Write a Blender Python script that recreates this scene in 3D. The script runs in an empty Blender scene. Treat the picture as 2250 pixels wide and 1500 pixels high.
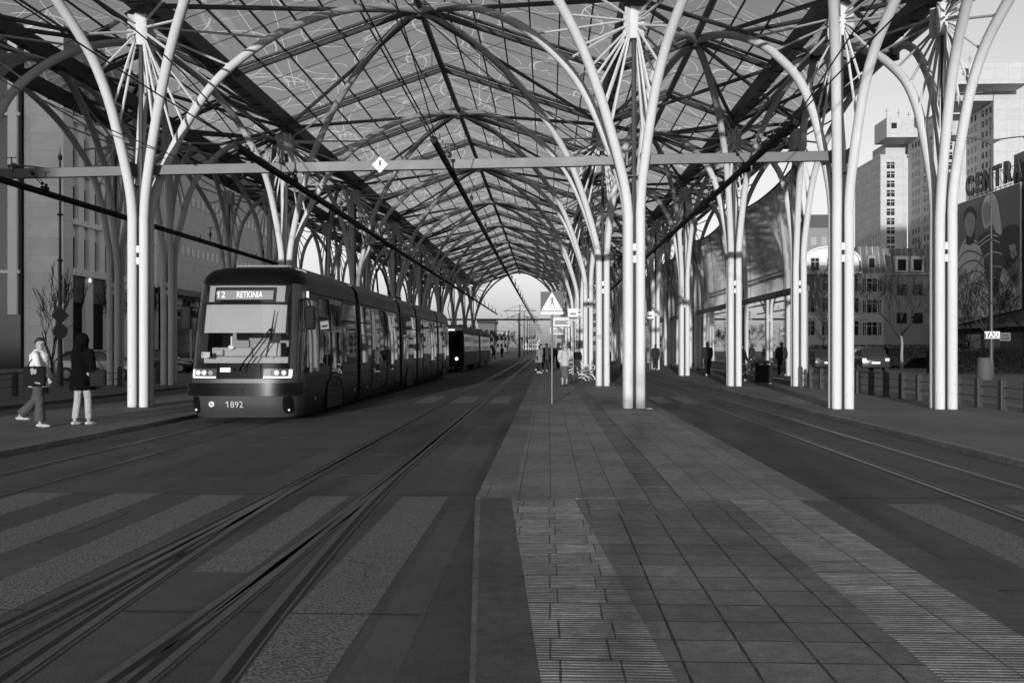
import bpy, bmesh, math, random
from mathutils import Vector, Matrix
random.seed(7)
R = math.radians
sc = bpy.context.scene
COL = sc.collection

# ------------------------------------------------------------------ camera, sky, sun
cam_data = bpy.data.cameras.new('camera')
cam = bpy.data.objects.new('camera', cam_data)
COL.objects.link(cam)
cam_data.sensor_width = 36.0
cam_data.lens = 32.0
cam_data.shift_y = 0.0053
cam_data.clip_end = 4000
cam.location = (0, 0, 1.55)
cam.rotation_euler = (R(90), 0, R(2.26))
sc.camera = cam

SUN_EL, SUN_AZ = 5.2, 186.0           # azimuth clockwise from +Y: behind the camera, a little to the left
w = bpy.data.worlds.new('World')
sc.world = w
w.use_nodes = True
nt = w.node_tree
nt.nodes.clear()
sky = nt.nodes.new('ShaderNodeTexSky')
sky.sky_type = 'NISHITA'
sky.sun_disc = False
sky.sun_elevation = R(SUN_EL)
sky.sun_rotation = R(SUN_AZ)
sky.altitude = 200
sep = nt.nodes.new('ShaderNodeSeparateColor')      # black-and-white conversion that keeps the blue of the sky light
bg = nt.nodes.new('ShaderNodeBackground')
bg.inputs['Strength'].default_value = 0.115
wo = nt.nodes.new('ShaderNodeOutputWorld')
nt.links.new(sky.outputs[0], sep.inputs[0])
mixn = nt.nodes.new('ShaderNodeMath'); mixn.operation = 'ADD'
half = nt.nodes.new('ShaderNodeMath'); half.operation = 'MULTIPLY'; half.inputs[1].default_value = 0.65
nt.links.new(sep.outputs['Green'], half.inputs[0])
nt.links.new(half.outputs[0], mixn.inputs[0])
half2 = nt.nodes.new('ShaderNodeMath'); half2.operation = 'MULTIPLY'; half2.inputs[1].default_value = 0.85
nt.links.new(sep.outputs['Blue'], half2.inputs[0])
nt.links.new(half2.outputs[0], mixn.inputs[1])
nt.links.new(mixn.outputs[0], bg.inputs['Color'])
nt.links.new(bg.outputs[0], wo.inputs[0])

sd = bpy.data.lights.new('sun', 'SUN')
sd.energy = 2.9
sd.angle = R(0.5)
sun = bpy.data.objects.new('sun', sd)
COL.objects.link(sun)
az = R(SUN_AZ)
sdir = Vector((-math.sin(az), -math.cos(az), -math.tan(R(SUN_EL))))
sun.rotation_euler = sdir.to_track_quat('-Z', 'Y').to_euler()

sc.view_settings.view_transform = 'Standard'
sc.view_settings.look = 'None'
sc.view_settings.gamma = 1.0
sc.view_settings.exposure = 0.5
sc.cycles.use_denoising = True
sc.cycles.transparent_max_bounces = 16
sc.cycles.max_bounces = 8
sc.cycles.sample_clamp_indirect = 4.0

# ------------------------------------------------------------------ materials
def new_mat(name):
    m = bpy.data.materials.new(name)
    m.use_nodes = True
    t = m.node_tree
    return m, t, t.nodes['Principled BSDF']

def setv(n, key, v):
    if key in n.inputs:
        n.inputs[key].default_value = v

def math_node(t, op, a=None, b=None, c=None):
    n = t.nodes.new('ShaderNodeMath')
    n.operation = op
    for i, v in enumerate((a, b, c)):
        if v is None:
            continue
        if isinstance(v, (int, float)):
            n.inputs[i].default_value = v
        else:
            t.links.new(v, n.inputs[i])
    return n.outputs[0]

def noise_node(t, vec, scale, detail=4.0, rough=0.55):
    n = t.nodes.new('ShaderNodeTexNoise')
    n.inputs['Scale'].default_value = scale
    n.inputs['Detail'].default_value = detail
    n.inputs['Roughness'].default_value = rough
    t.links.new(vec, n.inputs['Vector'])
    return n.outputs['Fac']

def grey(v):
    return (v, v, v, 1)

def mat(name, base, rough=0.6, metal=0.0, var=0.15, scale=3.0, bump=0.0, bscale=40.0, coat=0.0, stretch=(1, 1, 1), spec=None):
    """grey surface with large and small tonal variation and an optional fine bump"""
    m, t, p = new_mat(name)
    geo = t.nodes.new('ShaderNodeNewGeometry')
    mp = t.nodes.new('ShaderNodeMapping')
    mp.inputs['Scale'].default_value = stretch
    t.links.new(geo.outputs['Position'], mp.inputs['Vector'])
    a = noise_node(t, mp.outputs[0], scale, 5)
    b = noise_node(t, mp.outputs[0], scale * 9, 3)
    s = math_node(t, 'ADD', math_node(t, 'MULTIPLY', a, 0.65), math_node(t, 'MULTIPLY', b, 0.35))
    f = math_node(t, 'MULTIPLY_ADD', math_node(t, 'SUBTRACT', s, 0.5), 2.6 * var, 1.0)
    v = math_node(t, 'MULTIPLY', f, base)
    cb = t.nodes.new('ShaderNodeCombineColor')
    for i in range(3):
        t.links.new(v, cb.inputs[i])
    t.links.new(cb.outputs[0], p.inputs['Base Color'])
    r = math_node(t, 'MULTIPLY_ADD', math_node(t, 'SUBTRACT', a, 0.5), 0.35 * min(1.0, rough / 0.5) ** 2, rough)
    t.links.new(r, p.inputs['Roughness'])
    setv(p, 'Metallic', metal)
    setv(p, 'Coat Weight', coat)
    setv(p, 'Coat Roughness', 0.06)
    if spec is not None:
        setv(p, 'Specular IOR Level', spec)
    if bump:
        n = noise_node(t, geo.outputs['Position'], bscale, 4)
        bp = t.nodes.new('ShaderNodeBump')
        bp.inputs['Strength'].default_value = bump
        bp.inputs['Distance'].default_value = 0.01
        t.links.new(n, bp.inputs['Height'])
        t.links.new(bp.outputs[0], p.inputs['Normal'])
    return m

def emit_mat(name, v):
    m, t, p = new_mat(name)
    p.inputs['Base Color'].default_value = grey(0.03)
    p.inputs['Emission Color'].default_value = grey(1)
    p.inputs['Emission Strength'].default_value = v
    return m

def clear_glass(name, tint, refl=0.08, rough=0.03, graz=0.8):
    """thin sheet of tinted glass: mostly see-through, Fresnel reflection on top"""
    m, t, p = new_mat(name)
    t.nodes.remove(p)
    out = t.nodes['Material Output']
    geo = t.nodes.new('ShaderNodeNewGeometry')
    n = noise_node(t, geo.outputs['Position'], 0.35, 3)
    v = math_node(t, 'MULTIPLY_ADD', math_node(t, 'SUBTRACT', n, 0.5), 0.35 * tint, tint)
    cb = t.nodes.new('ShaderNodeCombineColor')
    for i in range(3):
        t.links.new(v, cb.inputs[i])
    tr = t.nodes.new('ShaderNodeBsdfTransparent')
    t.links.new(cb.outputs[0], tr.inputs['Color'])
    gl = t.nodes.new('ShaderNodeBsdfGlossy')
    gl.inputs['Roughness'].default_value = rough
    gl.inputs['Color'].default_value = grey(0.9)
    lw = t.nodes.new('ShaderNodeLayerWeight')
    lw.inputs['Blend'].default_value = 0.25
    f = math_node(t, 'MULTIPLY_ADD', lw.outputs['Fresnel'], graz, refl)
    mx = t.nodes.new('ShaderNodeMixShader')
    t.links.new(f, mx.inputs[0])
    t.links.new(tr.outputs[0], mx.inputs[1])
    t.links.new(gl.outputs[0], mx.inputs[2])
    t.links.new(mx.outputs[0], out.inputs[0])
    return m

def drawn_glass(name, tint, clear, cell=6.4):
    """tinted glass with a pattern of untinted arcs and lines (a repeating drawing in the sheet)"""
    m = clear_glass(name, tint, 0.02, 0.05, 0.12)
    t = m.node_tree
    rnd = random.Random(5)
    geo = t.nodes.new('ShaderNodeNewGeometry')
    sp = t.nodes.new('ShaderNodeSeparateXYZ')
    t.links.new(geo.outputs['Position'], sp.inputs[0])
    u = math_node(t, 'FLOORED_MODULO', sp.outputs[0], cell)
    v = math_node(t, 'FLOORED_MODULO', sp.outputs[1], cell * 1.3)
    cb = t.nodes.new('ShaderNodeCombineXYZ')
    t.links.new(u, cb.inputs[0]); t.links.new(v, cb.inputs[1])
    best = None
    def acc(d, w):
        nonlocal best
        q = math_node(t, 'MULTIPLY', d, 0.022 / w)
        best = q if best is None else math_node(t, 'MINIMUM', best, q)
    for k in range(19):
        c = (rnd.uniform(-1, cell + 1), rnd.uniform(-1, cell * 1.3 + 1), 0)
        r = rnd.uniform(0.7, 3.0)
        mp = t.nodes.new('ShaderNodeVectorMath'); mp.operation = 'DISTANCE'
        t.links.new(cb.outputs[0], mp.inputs[0]); mp.inputs[1].default_value = c
        d = math_node(t, 'ABSOLUTE', math_node(t, 'SUBTRACT', mp.outputs['Value'], r))
        if k % 3 == 1 or k % 6 == 2:
            d = math_node(t, 'MAXIMUM', d, math_node(t, 'MULTIPLY', math_node(t, 'SUBTRACT', u if k % 2 else v, c[0 if k % 2 else 1] + 0.3), 1.0 if k % 3 == 1 else -1.0))
        acc(d, 0.015 if k % 2 else 0.023)
    for k in range(5):
        a = rnd.uniform(0, 3.14)
        d = math_node(t, 'ADD', math_node(t, 'MULTIPLY', u, math.cos(a)), math_node(t, 'MULTIPLY', v, math.sin(a)))
        acc(math_node(t, 'ABSOLUTE', math_node(t, 'SUBTRACT', d, rnd.uniform(0.5, 5))), 0.012)
    line = math_node(t, 'LESS_THAN', best, 0.022)
    tr = [n for n in t.nodes if n.type == 'BSDF_TRANSPARENT'][0]
    old = tr.inputs['Color'].links[0].from_socket
    mx = t.nodes.new('ShaderNodeMix'); mx.data_type = 'RGBA'
    t.links.new(line, mx.inputs['Factor'])
    t.links.new(old, mx.inputs['A'])
    mx.inputs['B'].default_value = grey(clear)
    t.links.new(mx.outputs['Result'], tr.inputs['Color'])
    return m

def frac_dist(t, coord, period, off):
    """distance (in metres) of a coordinate from the nearest joint of a regular series"""
    a = math_node(t, 'DIVIDE', math_node(t, 'SUBTRACT', coord, off), period)
    f = math_node(t, 'FRACT', a)
    d = math_node(t, 'MINIMUM', f, math_node(t, 'SUBTRACT', 1.0, f))
    return math_node(t, 'MULTIPLY', d, period), math_node(t, 'FLOOR', a)

def paving(name, base, px, py, ox=0.0, oy=0.0, jw=0.007, joint=0.35, rib=0.0, dots=0.0, var=0.2, stagger=0.0, rough=0.75, axes='XY', bumpk=0.8, dirt=1.0):
    """slabs with dirty joints; rib = period of ridges across the walk; dots = period of studs"""
    m, t, p = new_mat(name)
    geo = t.nodes.new('ShaderNodeNewGeometry')
    sp = t.nodes.new('ShaderNodeSeparateXYZ')
    t.links.new(geo.outputs['Position'], sp.inputs[0])
    wob = noise_node(t, geo.outputs['Position'], 3.0, 2)
    w2 = math_node(t, 'MULTIPLY_ADD', math_node(t, 'SUBTRACT', wob, 0.5), 0.012, sp.outputs[axes[0]])
    y0 = math_node(t, 'MULTIPLY_ADD', math_node(t, 'SUBTRACT', wob, 0.5), 0.012, sp.outputs[axes[1]])
    dy, iy = frac_dist(t, y0, py, oy)
    if stagger:
        par = math_node(t, 'MULTIPLY', math_node(t, 'MODULO', math_node(t, 'ABSOLUTE', iy), 2.0), stagger * px)
        w2 = math_node(t, 'ADD', w2, par)
    dx, ix = frac_dist(t, w2, px, ox)
    blot = noise_node(t, geo.outputs['Position'], 9.0, 6, 0.7)
    grime = noise_node(t, geo.outputs['Position'], 5.0, 5)
    jn = math_node(t, 'MULTIPLY', math_node(t, 'POWER', math_node(t, 'MULTIPLY_ADD', blot, 0.6, math_node(t, 'MULTIPLY', grime, 0.4)), 3.0), 11.0 * jw)
    d = math_node(t, 'MINIMUM', dx, dy)
    jm = math_node(t, 'LESS_THAN', d, jn)
    cx = t.nodes.new('ShaderNodeCombineXYZ')
    t.links.new(ix, cx.inputs[0]); t.links.new(iy, cx.inputs[1])
    wn = t.nodes.new('ShaderNodeTexWhiteNoise')
    t.links.new(cx.outputs[0], wn.inputs['Vector'])
    big = noise_node(t, geo.outputs['Position'], 0.9, 5)
    fine = noise_node(t, geo.outputs['Position'], 75.0, 4, 0.7)
    f = math_node(t, 'MULTIPLY_ADD', math_node(t, 'SUBTRACT', wn.outputs['Value'], 0.5), var, 1.0)
    f = math_node(t, 'MULTIPLY', f, math_node(t, 'MULTIPLY_ADD', math_node(t, 'SUBTRACT', big, 0.5), 1.5 * dirt, 1.0))
    f = math_node(t, 'MULTIPLY', f, math_node(t, 'MULTIPLY_ADD', math_node(t, 'SUBTRACT', fine, 0.5), 1.7 * dirt, 1.0))
    f = math_node(t, 'MULTIPLY', f, math_node(t, 'MULTIPLY_ADD', math_node(t, 'SUBTRACT', blot, 0.5), 1.6 * dirt, 1.0))
    h = math_node(t, 'MULTIPLY', fine, 0.55)
    if rib:
        s = math_node(t, 'SINE', math_node(t, 'MULTIPLY', y0, 2 * math.pi / rib))
        rowv = math_node(t, 'FLOOR', math_node(t, 'DIVIDE', y0, rib))
        c2 = t.nodes.new('ShaderNodeCombineXYZ')
        t.links.new(rowv, c2.inputs[1]); t.links.new(ix, c2.inputs[0])
        wn2 = t.nodes.new('ShaderNodeTexWhiteNoise')
        t.links.new(c2.outputs[0], wn2.inputs['Vector'])
        mp2 = t.nodes.new('ShaderNodeMapping'); mp2.inputs['Scale'].default_value = (5, 45, 1)
        t.links.new(geo.outputs['Position'], mp2.inputs['Vector'])
        brk = noise_node(t, mp2.outputs[0], 1.0, 4, 0.7)
        brk = math_node(t, 'MINIMUM', 1.0, math_node(t, 'MAXIMUM', 0.0, math_node(t, 'MULTIPLY_ADD', brk, 4.0, -1.45)))
        wear_glint = math_node(t, 'MULTIPLY', math_node(t, 'MULTIPLY', math_node(t, 'GREATER_THAN', s, 0.35), brk), math_node(t, 'MULTIPLY_ADD', wn2.outputs['Value'], 0.7, math_node(t, 'MULTIPLY', big, 0.6)))
        f = math_node(t, 'MULTIPLY', f, math_node(t, 'MULTIPLY_ADD', wear_glint, 1.5, 0.62))  # worn ridge tops, with the low sun they catch painted in as paler tone
        h = math_node(t, 'ADD', h, math_node(t, 'MULTIPLY', s, 0.5))
    if dots:
        sx = math_node(t, 'SINE', math_node(t, 'MULTIPLY', w2, 2 * math.pi / dots))
        sy = math_node(t, 'SINE', math_node(t, 'MULTIPLY', y0, 2 * math.pi / dots))
        st = math_node(t, 'GREATER_THAN', math_node(t, 'MULTIPLY', sx, sy), 0.3)
        f = math_node(t, 'MULTIPLY', f, math_node(t, 'MULTIPLY_ADD', st, 0.45, 0.85))
        h = math_node(t, 'ADD', h, math_node(t, 'MULTIPLY', st, 0.5))
    f = math_node(t, 'MULTIPLY', f, math_node(t, 'MULTIPLY_ADD', jm, joint - 1.0, 1.0))
    h = math_node(t, 'SUBTRACT', h, math_node(t, 'MULTIPLY', jm, 0.8))
    v = math_node(t, 'MULTIPLY', f, base)
    cb = t.nodes.new('ShaderNodeCombineColor')
    for i in range(3):
        t.links.new(v, cb.inputs[i])
    t.links.new(cb.outputs[0], p.inputs['Base Color'])
    p.inputs['Roughness'].default_value = rough
    bp = t.nodes.new('ShaderNodeBump')
    bp.inputs['Strength'].default_value = min(1.0, bumpk * 1.2)
    bp.inputs['Distance'].default_value = 0.012
    t.links.new(h, bp.inputs['Height'])
    t.links.new(bp.outputs[0], p.inputs['Normal'])
    return m

def asphalt(name, base, var=0.5, gscale=160.0, bump=0.35, rough=0.8, streak=(0.6, 0.05, 1), grain=0.9):
    m, t, p = new_mat(name)
    geo = t.nodes.new('ShaderNodeNewGeometry')
    mp = t.nodes.new('ShaderNodeMapping')
    mp.inputs['Scale'].default_value = streak
    t.links.new(geo.outputs['Position'], mp.inputs['Vector'])
    st = noise_node(t, mp.outputs[0], 2.5, 5)
    big = noise_node(t, geo.outputs['Position'], 0.5, 6)
    blot = noise_node(t, geo.outputs['Position'], 6.0, 6, 0.7)
    gr = noise_node(t, geo.outputs['Position'], gscale, 2)
    f = math_node(t, 'MULTIPLY_ADD', math_node(t, 'SUBTRACT', st, 0.5), var, 1.0)
    f = math_node(t, 'MULTIPLY', f, math_node(t, 'MULTIPLY_ADD', math_node(t, 'SUBTRACT', big, 0.5), var, 1.0))
    f = math_node(t, 'MULTIPLY', f, math_node(t, 'MULTIPLY_ADD', math_node(t, 'SUBTRACT', blot, 0.5), 0.8 * var, 1.0))
    f = math_node(t, 'MULTIPLY', f, math_node(t, 'MULTIPLY_ADD', math_node(t, 'SUBTRACT', gr, 0.5), grain, 1.0))
    v = math_node(t, 'MULTIPLY', f, base)
    cb = t.nodes.new('ShaderNodeCombineColor')
    for i in range(3):
        t.links.new(v, cb.inputs[i])
    t.links.new(cb.outputs[0], p.inputs['Base Color'])
    p.inputs['Roughness'].default_value = rough
    bp = t.nodes.new('ShaderNodeBump')
    bp.inputs['Strength'].default_value = min(1.0, bump * 1.6)
    bp.inputs['Distance'].default_value = 0.016
    t.links.new(gr, bp.inputs['Height'])
    t.links.new(bp.outputs[0], p.inputs['Normal'])
    return m

W_STEEL = mat('white_paint_steel', 0.58, 0.72, 0, 0.17, 1.6, stretch=(3, 3, 0.3), spec=0.25)
def scuffed(m):
    """small worn marks with ragged shapes on the lower part of the painted tubes"""
    t = m.node_tree
    p = t.nodes['Principled BSDF']
    old = p.inputs['Base Color'].links[0].from_socket
    geo = t.nodes.new('ShaderNodeNewGeometry')
    sp = t.nodes.new('ShaderNodeSeparateXYZ'); t.links.new(geo.outputs['Position'], sp.inputs[0])
    n = noise_node(t, geo.outputs['Position'], 7.0, 6, 0.75)
    hi = math_node(t, 'MULTIPLY_ADD', sp.outputs[2], 0.05, 0.60)
    k = math_node(t, 'MULTIPLY', math_node(t, 'GREATER_THAN', n, math_node(t, 'MINIMUM', hi, 0.72)), 0.4)
    mx = t.nodes.new('ShaderNodeMix'); mx.data_type = 'RGBA'
    t.links.new(k, mx.inputs['Factor']); t.links.new(old, mx.inputs['A']); mx.inputs['B'].default_value = grey(0.12)
    t.links.new(mx.outputs['Result'], p.inputs['Base Color'])
scuffed(W_STEEL)
ROOF_STEEL = mat('grey_roof_steel', 0.11, 0.45, 0, 0.12, 1.0)
GUTTER = mat('gutter_steel', 0.085, 0.5, 0, 0.2, 1.0)
DARK_STEEL = mat('dark_steel', 0.05, 0.5, 0, 0.2, 2.0)
BEAM_GREY = mat('grey_beam_paint', 0.10, 0.5, 0, 0.12, 1.0)
BLACK = mat('black_rubber', 0.010, 0.6, 0, 0.2, 3.0, spec=0.1)
WIRE = mat('black_wire', 0.02, 0.5)
ROOF_GLASS = drawn_glass('tinted_roof_glass', 0.43, 0.97)
WALL_GLASS_LOW = clear_glass('clear_wall_glass', 0.55, 0.18, 0.02)
WALL_GLASS_UP = clear_glass('smoked_wall_glass', 0.16, 0.10, 0.06)
STREET = asphalt('street_concrete', 0.062, 1.3, 110, bump=0.6, grain=1.6)
ASPH = asphalt('road_asphalt', 0.07, 0.4)
GROUND_M = asphalt('open_ground', 0.09, 0.5, 60)
ROUGH_STRIP = asphalt('rough_crossing_strip', 0.13, 0.3, 48.0, 1.0, grain=3.0)
PALE_STRIP = asphalt('pale_crossing_strip', 0.15, 0.3, 60.0, 0.5)
KERB_M = paving('kerb_granite', 0.14, 5.0, 1.0, 0.03, 0.1, 0.006, 0.4)
SLAB = paving('concrete_slabs', 0.185, 0.333, 0.62, 0.03, 0.1, 0.0035, 0.3, var=0.2)
SLAB2 = paving('square_slabs', 0.145, 0.333, 0.333, 0.0, 0.19, 0.005, 0.15, var=0.35)
RIB_L = paving('ribbed_slabs_staggered', 0.27, 0.30, 0.333, 0.06, 0.19, 0.0035, 0.2, rib=0.038, var=0.3, stagger=0.16)
RIB_R = paving('ribbed_slabs', 0.27, 0.40, 0.333, 1.83, 0.02, 0.004, 0.3, rib=0.038, var=0.3)
TACT = paving('tactile_studs', 0.15, 0.32, 0.32, 1.03, 0.05, 0.006, 0.4, dots=0.05, var=0.2)
GUIDE = paving('tactile_guide', 0.15, 0.32, 0.32, 1.03, 0.05, 0.006, 0.4, rib=0.10, var=0.2)
DOTS = paving('dotted_edge', 0.085, 3.0, 1.0, 5.0, 0.2, 0.004, 0.5, dots=0.028, var=0.12)
PLATF = asphalt('platform_slabs', 0.105, 1.0, 80, 0.5, grain=1.3)
RAIL = mat('rail_steel', 0.16, 0.42, 0.7, 0.4, 2.0)
GROOVE = mat('rail_groove', 0.008, 0.9, 0, 0.2)
SEAM = asphalt('rail_seam', 0.055, 0.5, 90)
SKIN = mat('skin', 0.30, 0.5, 0, 0.06, 8)
GLASS_DK = mat('dark_window_glass', 0.012, 0.05, 0, 0.3, 0.5, spec=0.8)

# ------------------------------------------------------------------ mesh helpers
class MB:
    def __init__(self):
        self.v, self.f, self.mi, self.cur = [], [], [], 0
    def add(self, vs, fs):
        o = len(self.v)
        self.v += [tuple(p) for p in vs]
        self.f += [tuple(i + o for i in q) for q in fs]
        self.mi += [self.cur] * len(fs)
        return self
    def box(self, x0, x1, y0, y1, z0, z1):
        vs = [(x0, y0, z0), (x1, y0, z0), (x1, y1, z0), (x0, y1, z0), (x0, y0, z1), (x1, y0, z1), (x1, y1, z1), (x0, y1, z1)]
        return self.add(vs, [(3, 2, 1, 0), (4, 5, 6, 7), (0, 1, 5, 4), (1, 2, 6, 5), (2, 3, 7, 6), (3, 0, 4, 7)])
    def cbox(self, c, s, rz=0.0, rx=0.0):
        M = Matrix.Rotation(rz, 3, 'Z') @ Matrix.Rotation(rx, 3, 'X')
        vs = []
        for k in range(8):
            p = Vector(((-.5 if k in (0, 3, 4, 7) else .5) * s[0], (-.5 if k in (0, 1, 4, 5) else .5) * s[1], (-.5 if k < 4 else .5) * s[2]))
            vs.append(M @ p + Vector(c))
        return self.add(vs, [(3, 2, 1, 0), (4, 5, 6, 7), (0, 1, 5, 4), (1, 2, 6, 5), (2, 3, 7, 6), (3, 0, 4, 7)])
    def quad(self, *p):
        return self.add(p, [tuple(range(len(p)))])
    def tube(self, pts, r, n=8, cap=True, sx=1.0, sy=1.0):
        pts = [Vector(p) for p in pts]
        rs = r if isinstance(r, (list, tuple)) else [r] * len(pts)
        vs, fs = [], []
        up = None
        for i, p in enumerate(pts):
            t = (pts[min(i + 1, len(pts) - 1)] - pts[max(i - 1, 0)]).normalized()
            if up is None:
                a = Vector((0, 0, 1)) if abs(t.z) < 0.9 else Vector((1, 0, 0))
                up = (a - t * a.dot(t)).normalized()
            else:
                up = (up - t * up.dot(t)).normalized()
            sd_ = t.cross(up)
            for k in range(n):
                a = 2 * math.pi * k / n
                vs.append(p + (up * math.cos(a) * sy + sd_ * math.sin(a) * sx) * rs[i])
        for i in range(len(pts) - 1):
            for k in range(n):
                a, b = i * n + k, i * n + (k + 1) % n
                fs.append((a, b, b + n, a + n))
        if cap:
            fs.append(tuple(range(n))[::-1])
            fs.append(tuple((len(pts) - 1) * n + k for k in range(n)))
        return self.add(vs, fs)
    def cyl(self, c, r, h, n=16, axis='Z', r2=None):
        d = {'X': Vector((h, 0, 0)), 'Y': Vector((0, h, 0)), 'Z': Vector((0, 0, h))}[axis]
        c = Vector(c)
        return self.tube([c, c + d], [r, r if r2 is None else r2], n)
    def ell(self, c, r, n=12, m=8):
        vs, fs = [], []
        for j in range(m + 1):
            ph = math.pi * j / m
            for i in range(n):
                a = 2 * math.pi * i / n
                vs.append((c[0] + r[0] * math.sin(ph) * math.cos(a), c[1] + r[1] * math.sin(ph) * math.sin(a), c[2] + r[2] * math.cos(ph)))
        for j in range(m):
            for i in range(n):
                a, b = j * n + i, j * n + (i + 1) % n
                fs.append((a, a + n, b + n, b))
        return self.add(vs, fs)
    def prism(self, poly, axis, a, b):
        """poly: 2-D outline, extruded along axis from a to b"""
        def mk(p, h):
            if axis == 'X': return (h, p[0], p[1])
            if axis == 'Y': return (p[0], h, p[1])
            return (p[0], p[1], h)
        n = len(poly)
        vs = [mk(p, a) for p in poly] + [mk(p, b) for p in poly]
        fs = [tuple(range(n)), tuple(range(2 * n - 1, n - 1, -1))]
        fs += [(i, i + n, (i + 1) % n + n, (i + 1) % n) for i in range(n)]
        return self.add(vs, fs)
    def grid(self, rows, closed=False):
        n = len(rows[0])
        vs = [p for r in rows for p in r]
        fs = []
        for j in range(len(rows) - 1):
            for i in range(n if closed else n - 1):
                a, b = j * n + i, j * n + (i + 1) % n
                fs.append((a, b, b + n, a + n))
        return self.add(vs, fs)
    def build(self, name, mats, parent=None, smooth=False, bevel=0.0, solid=0.0, fixn=True, loc=None):
        me = bpy.data.meshes.new(name)
        me.from_pydata(self.v, [], self.f)
        for m in (mats if isinstance(mats, (list, tuple)) else [mats]):
            me.materials.append(m)
        me.polygons.foreach_set('material_index', self.mi)
        if fixn or bevel:
            bm = bmesh.new()
            bm.from_mesh(me)
            if bevel:
                bmesh.ops.bevel(bm, geom=[e for e in bm.edges if len(e.link_faces) == 2 and e.calc_face_angle(0) > 0.6], offset=bevel, segments=2, profile=0.5, affect='EDGES', clamp_overlap=True)
            if fixn:
                bmesh.ops.recalc_face_normals(bm, faces=bm.faces)
            bm.to_mesh(me)
            bm.free()
        if smooth:
            me.polygons.foreach_set('use_smooth', [True] * len(me.polygons))
            me.set_sharp_from_angle(angle=R(40))
        o = bpy.data.objects.new(name, me)
        COL.objects.link(o)
        if parent:
            o.parent = parent
        if loc is not None:
            o.location = loc
        if solid:
            md = o.modifiers.new('thick', 'SOLIDIFY')
            md.thickness = solid
            md.offset = 0
        return o

def tag(o, label, cat, group=None, kind=None):
    if label: o['label'] = label
    if cat: o['category'] = cat
    if group: o['group'] = group
    o['kind'] = kind or 'thing'
    return o

def thing(name, label, cat, loc=(0, 0, 0), rz=0.0, group=None):
    o = bpy.data.objects.new(name, None)
    o.empty_display_size = 0.2
    COL.objects.link(o)
    o.location = loc
    o.rotation_euler = (0, 0, rz)
    return tag(o, label, cat, group)

def struct(o, label=None, cat=None):
    o['kind'] = 'structure'
    if label: o['label'] = label
    if cat: o['category'] = cat
    return o

def copy_tree(o, parent=None):
    c = o.copy()
    COL.objects.link(c)
    if parent is not None:
        c.parent = parent
    for ch in o.children:
        copy_tree(ch, c)
    return c

def text_mesh(name, s, size, material, parent, loc, rot, extrude=0.004, align='CENTER', sx=1.0, bold=0.0):
    cu = bpy.data.curves.new('txt', 'FONT')
    cu.body = s
    cu.size = size
    cu.extrude = extrude
    cu.offset = bold
    cu.align_x = align
    cu.align_y = 'CENTER'
    to = bpy.data.objects.new('txt', cu)
    COL.objects.link(to)
    dg = bpy.context.evaluated_depsgraph_get()
    me = bpy.data.meshes.new_from_object(to.evaluated_get(dg))
    bpy.data.objects.remove(to)
    if s[0] == '1':                     # the plain stroke of this typeface's 1 gets its flag
        bm = bmesh.new(); bm.from_mesh(me)
        x0 = min(v.co.x for v in bm.verts); y1 = max(v.co.y for v in bm.verts if v.co.x < x0 + .1 * size)
        h = size
        P2 = [(x0 + .01 * h, y1), (x0 - .19 * h, y1 - .17 * h), (x0 - .19 * h, y1 - .26 * h), (x0 + .01 * h, y1 - .13 * h)]
        a_ = [bm.verts.new((p[0], p[1], extrude * .9)) for p in P2]; b_ = [bm.verts.new((p[0], p[1], -extrude * .9)) for p in P2]
        bm.faces.new(a_); bm.faces.new(b_[::-1])
        for i in range(4):
            bm.faces.new((a_[i], b_[i], b_[(i + 1) % 4], a_[(i + 1) % 4]))
        bmesh.ops.recalc_face_normals(bm, faces=bm.faces)
        bm.to_mesh(me); bm.free()
    me.name = name
    me.materials.clear()
    me.materials.append(material)
    o = bpy.data.objects.new(name, me)
    COL.objects.link(o)
    o.parent = parent
    o.location = loc
    o.rotation_euler = rot
    o.scale = (sx, 1, 1)
    return o

def smooth_path(pts, k=4):
    """Catmull-Rom through the points"""
    P = [Vector(p) for p in pts]
    out = []
    for i in range(len(P) - 1):
        a, b, c, d = P[max(i - 1, 0)], P[i], P[i + 1], P[min(i + 2, len(P) - 1)]
        for s in range(k):
            t = s / k
            out.append(0.5 * ((2 * b) + (c - a) * t + (2 * a - 5 * b + 4 * c - d) * t * t + (3 * b - 3 * c + d - a) * t ** 3))
    out.append(P[-1])
    return out

ORD = ['first', 'second', 'third', 'fourth', 'fifth', 'sixth', 'seventh', 'eighth', 'ninth', 'tenth', 'eleventh', 'twelfth', 'thirteenth', 'fourteenth', 'fifteenth', 'sixteenth', 'seventeenth']

# ------------------------------------------------------------------ ground, street, platforms
ZS = -0.08      # street level; platforms are at 0
def sheet(name, x0, x1, y0, y1, z, m, label, cat=None):
    b = MB().quad((x0, y0, z), (x1, y0, z), (x1, y1, z), (x0, y1, z))
    o = b.build(name, m)
    return struct(o, label)

def poly_sheet(name, pts, z, m, label):
    o = MB().quad(*[(p[0], p[1], z) for p in pts]).build(name, m)
    return struct(o, label)

def slab_block(name, x0, x1, y0, y1, m, label, z0=-0.3, z1=0.0):
    o = MB().box(x0, x1, y0, y1, z0, z1).build(name, m)
    return struct(o, label)

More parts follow.
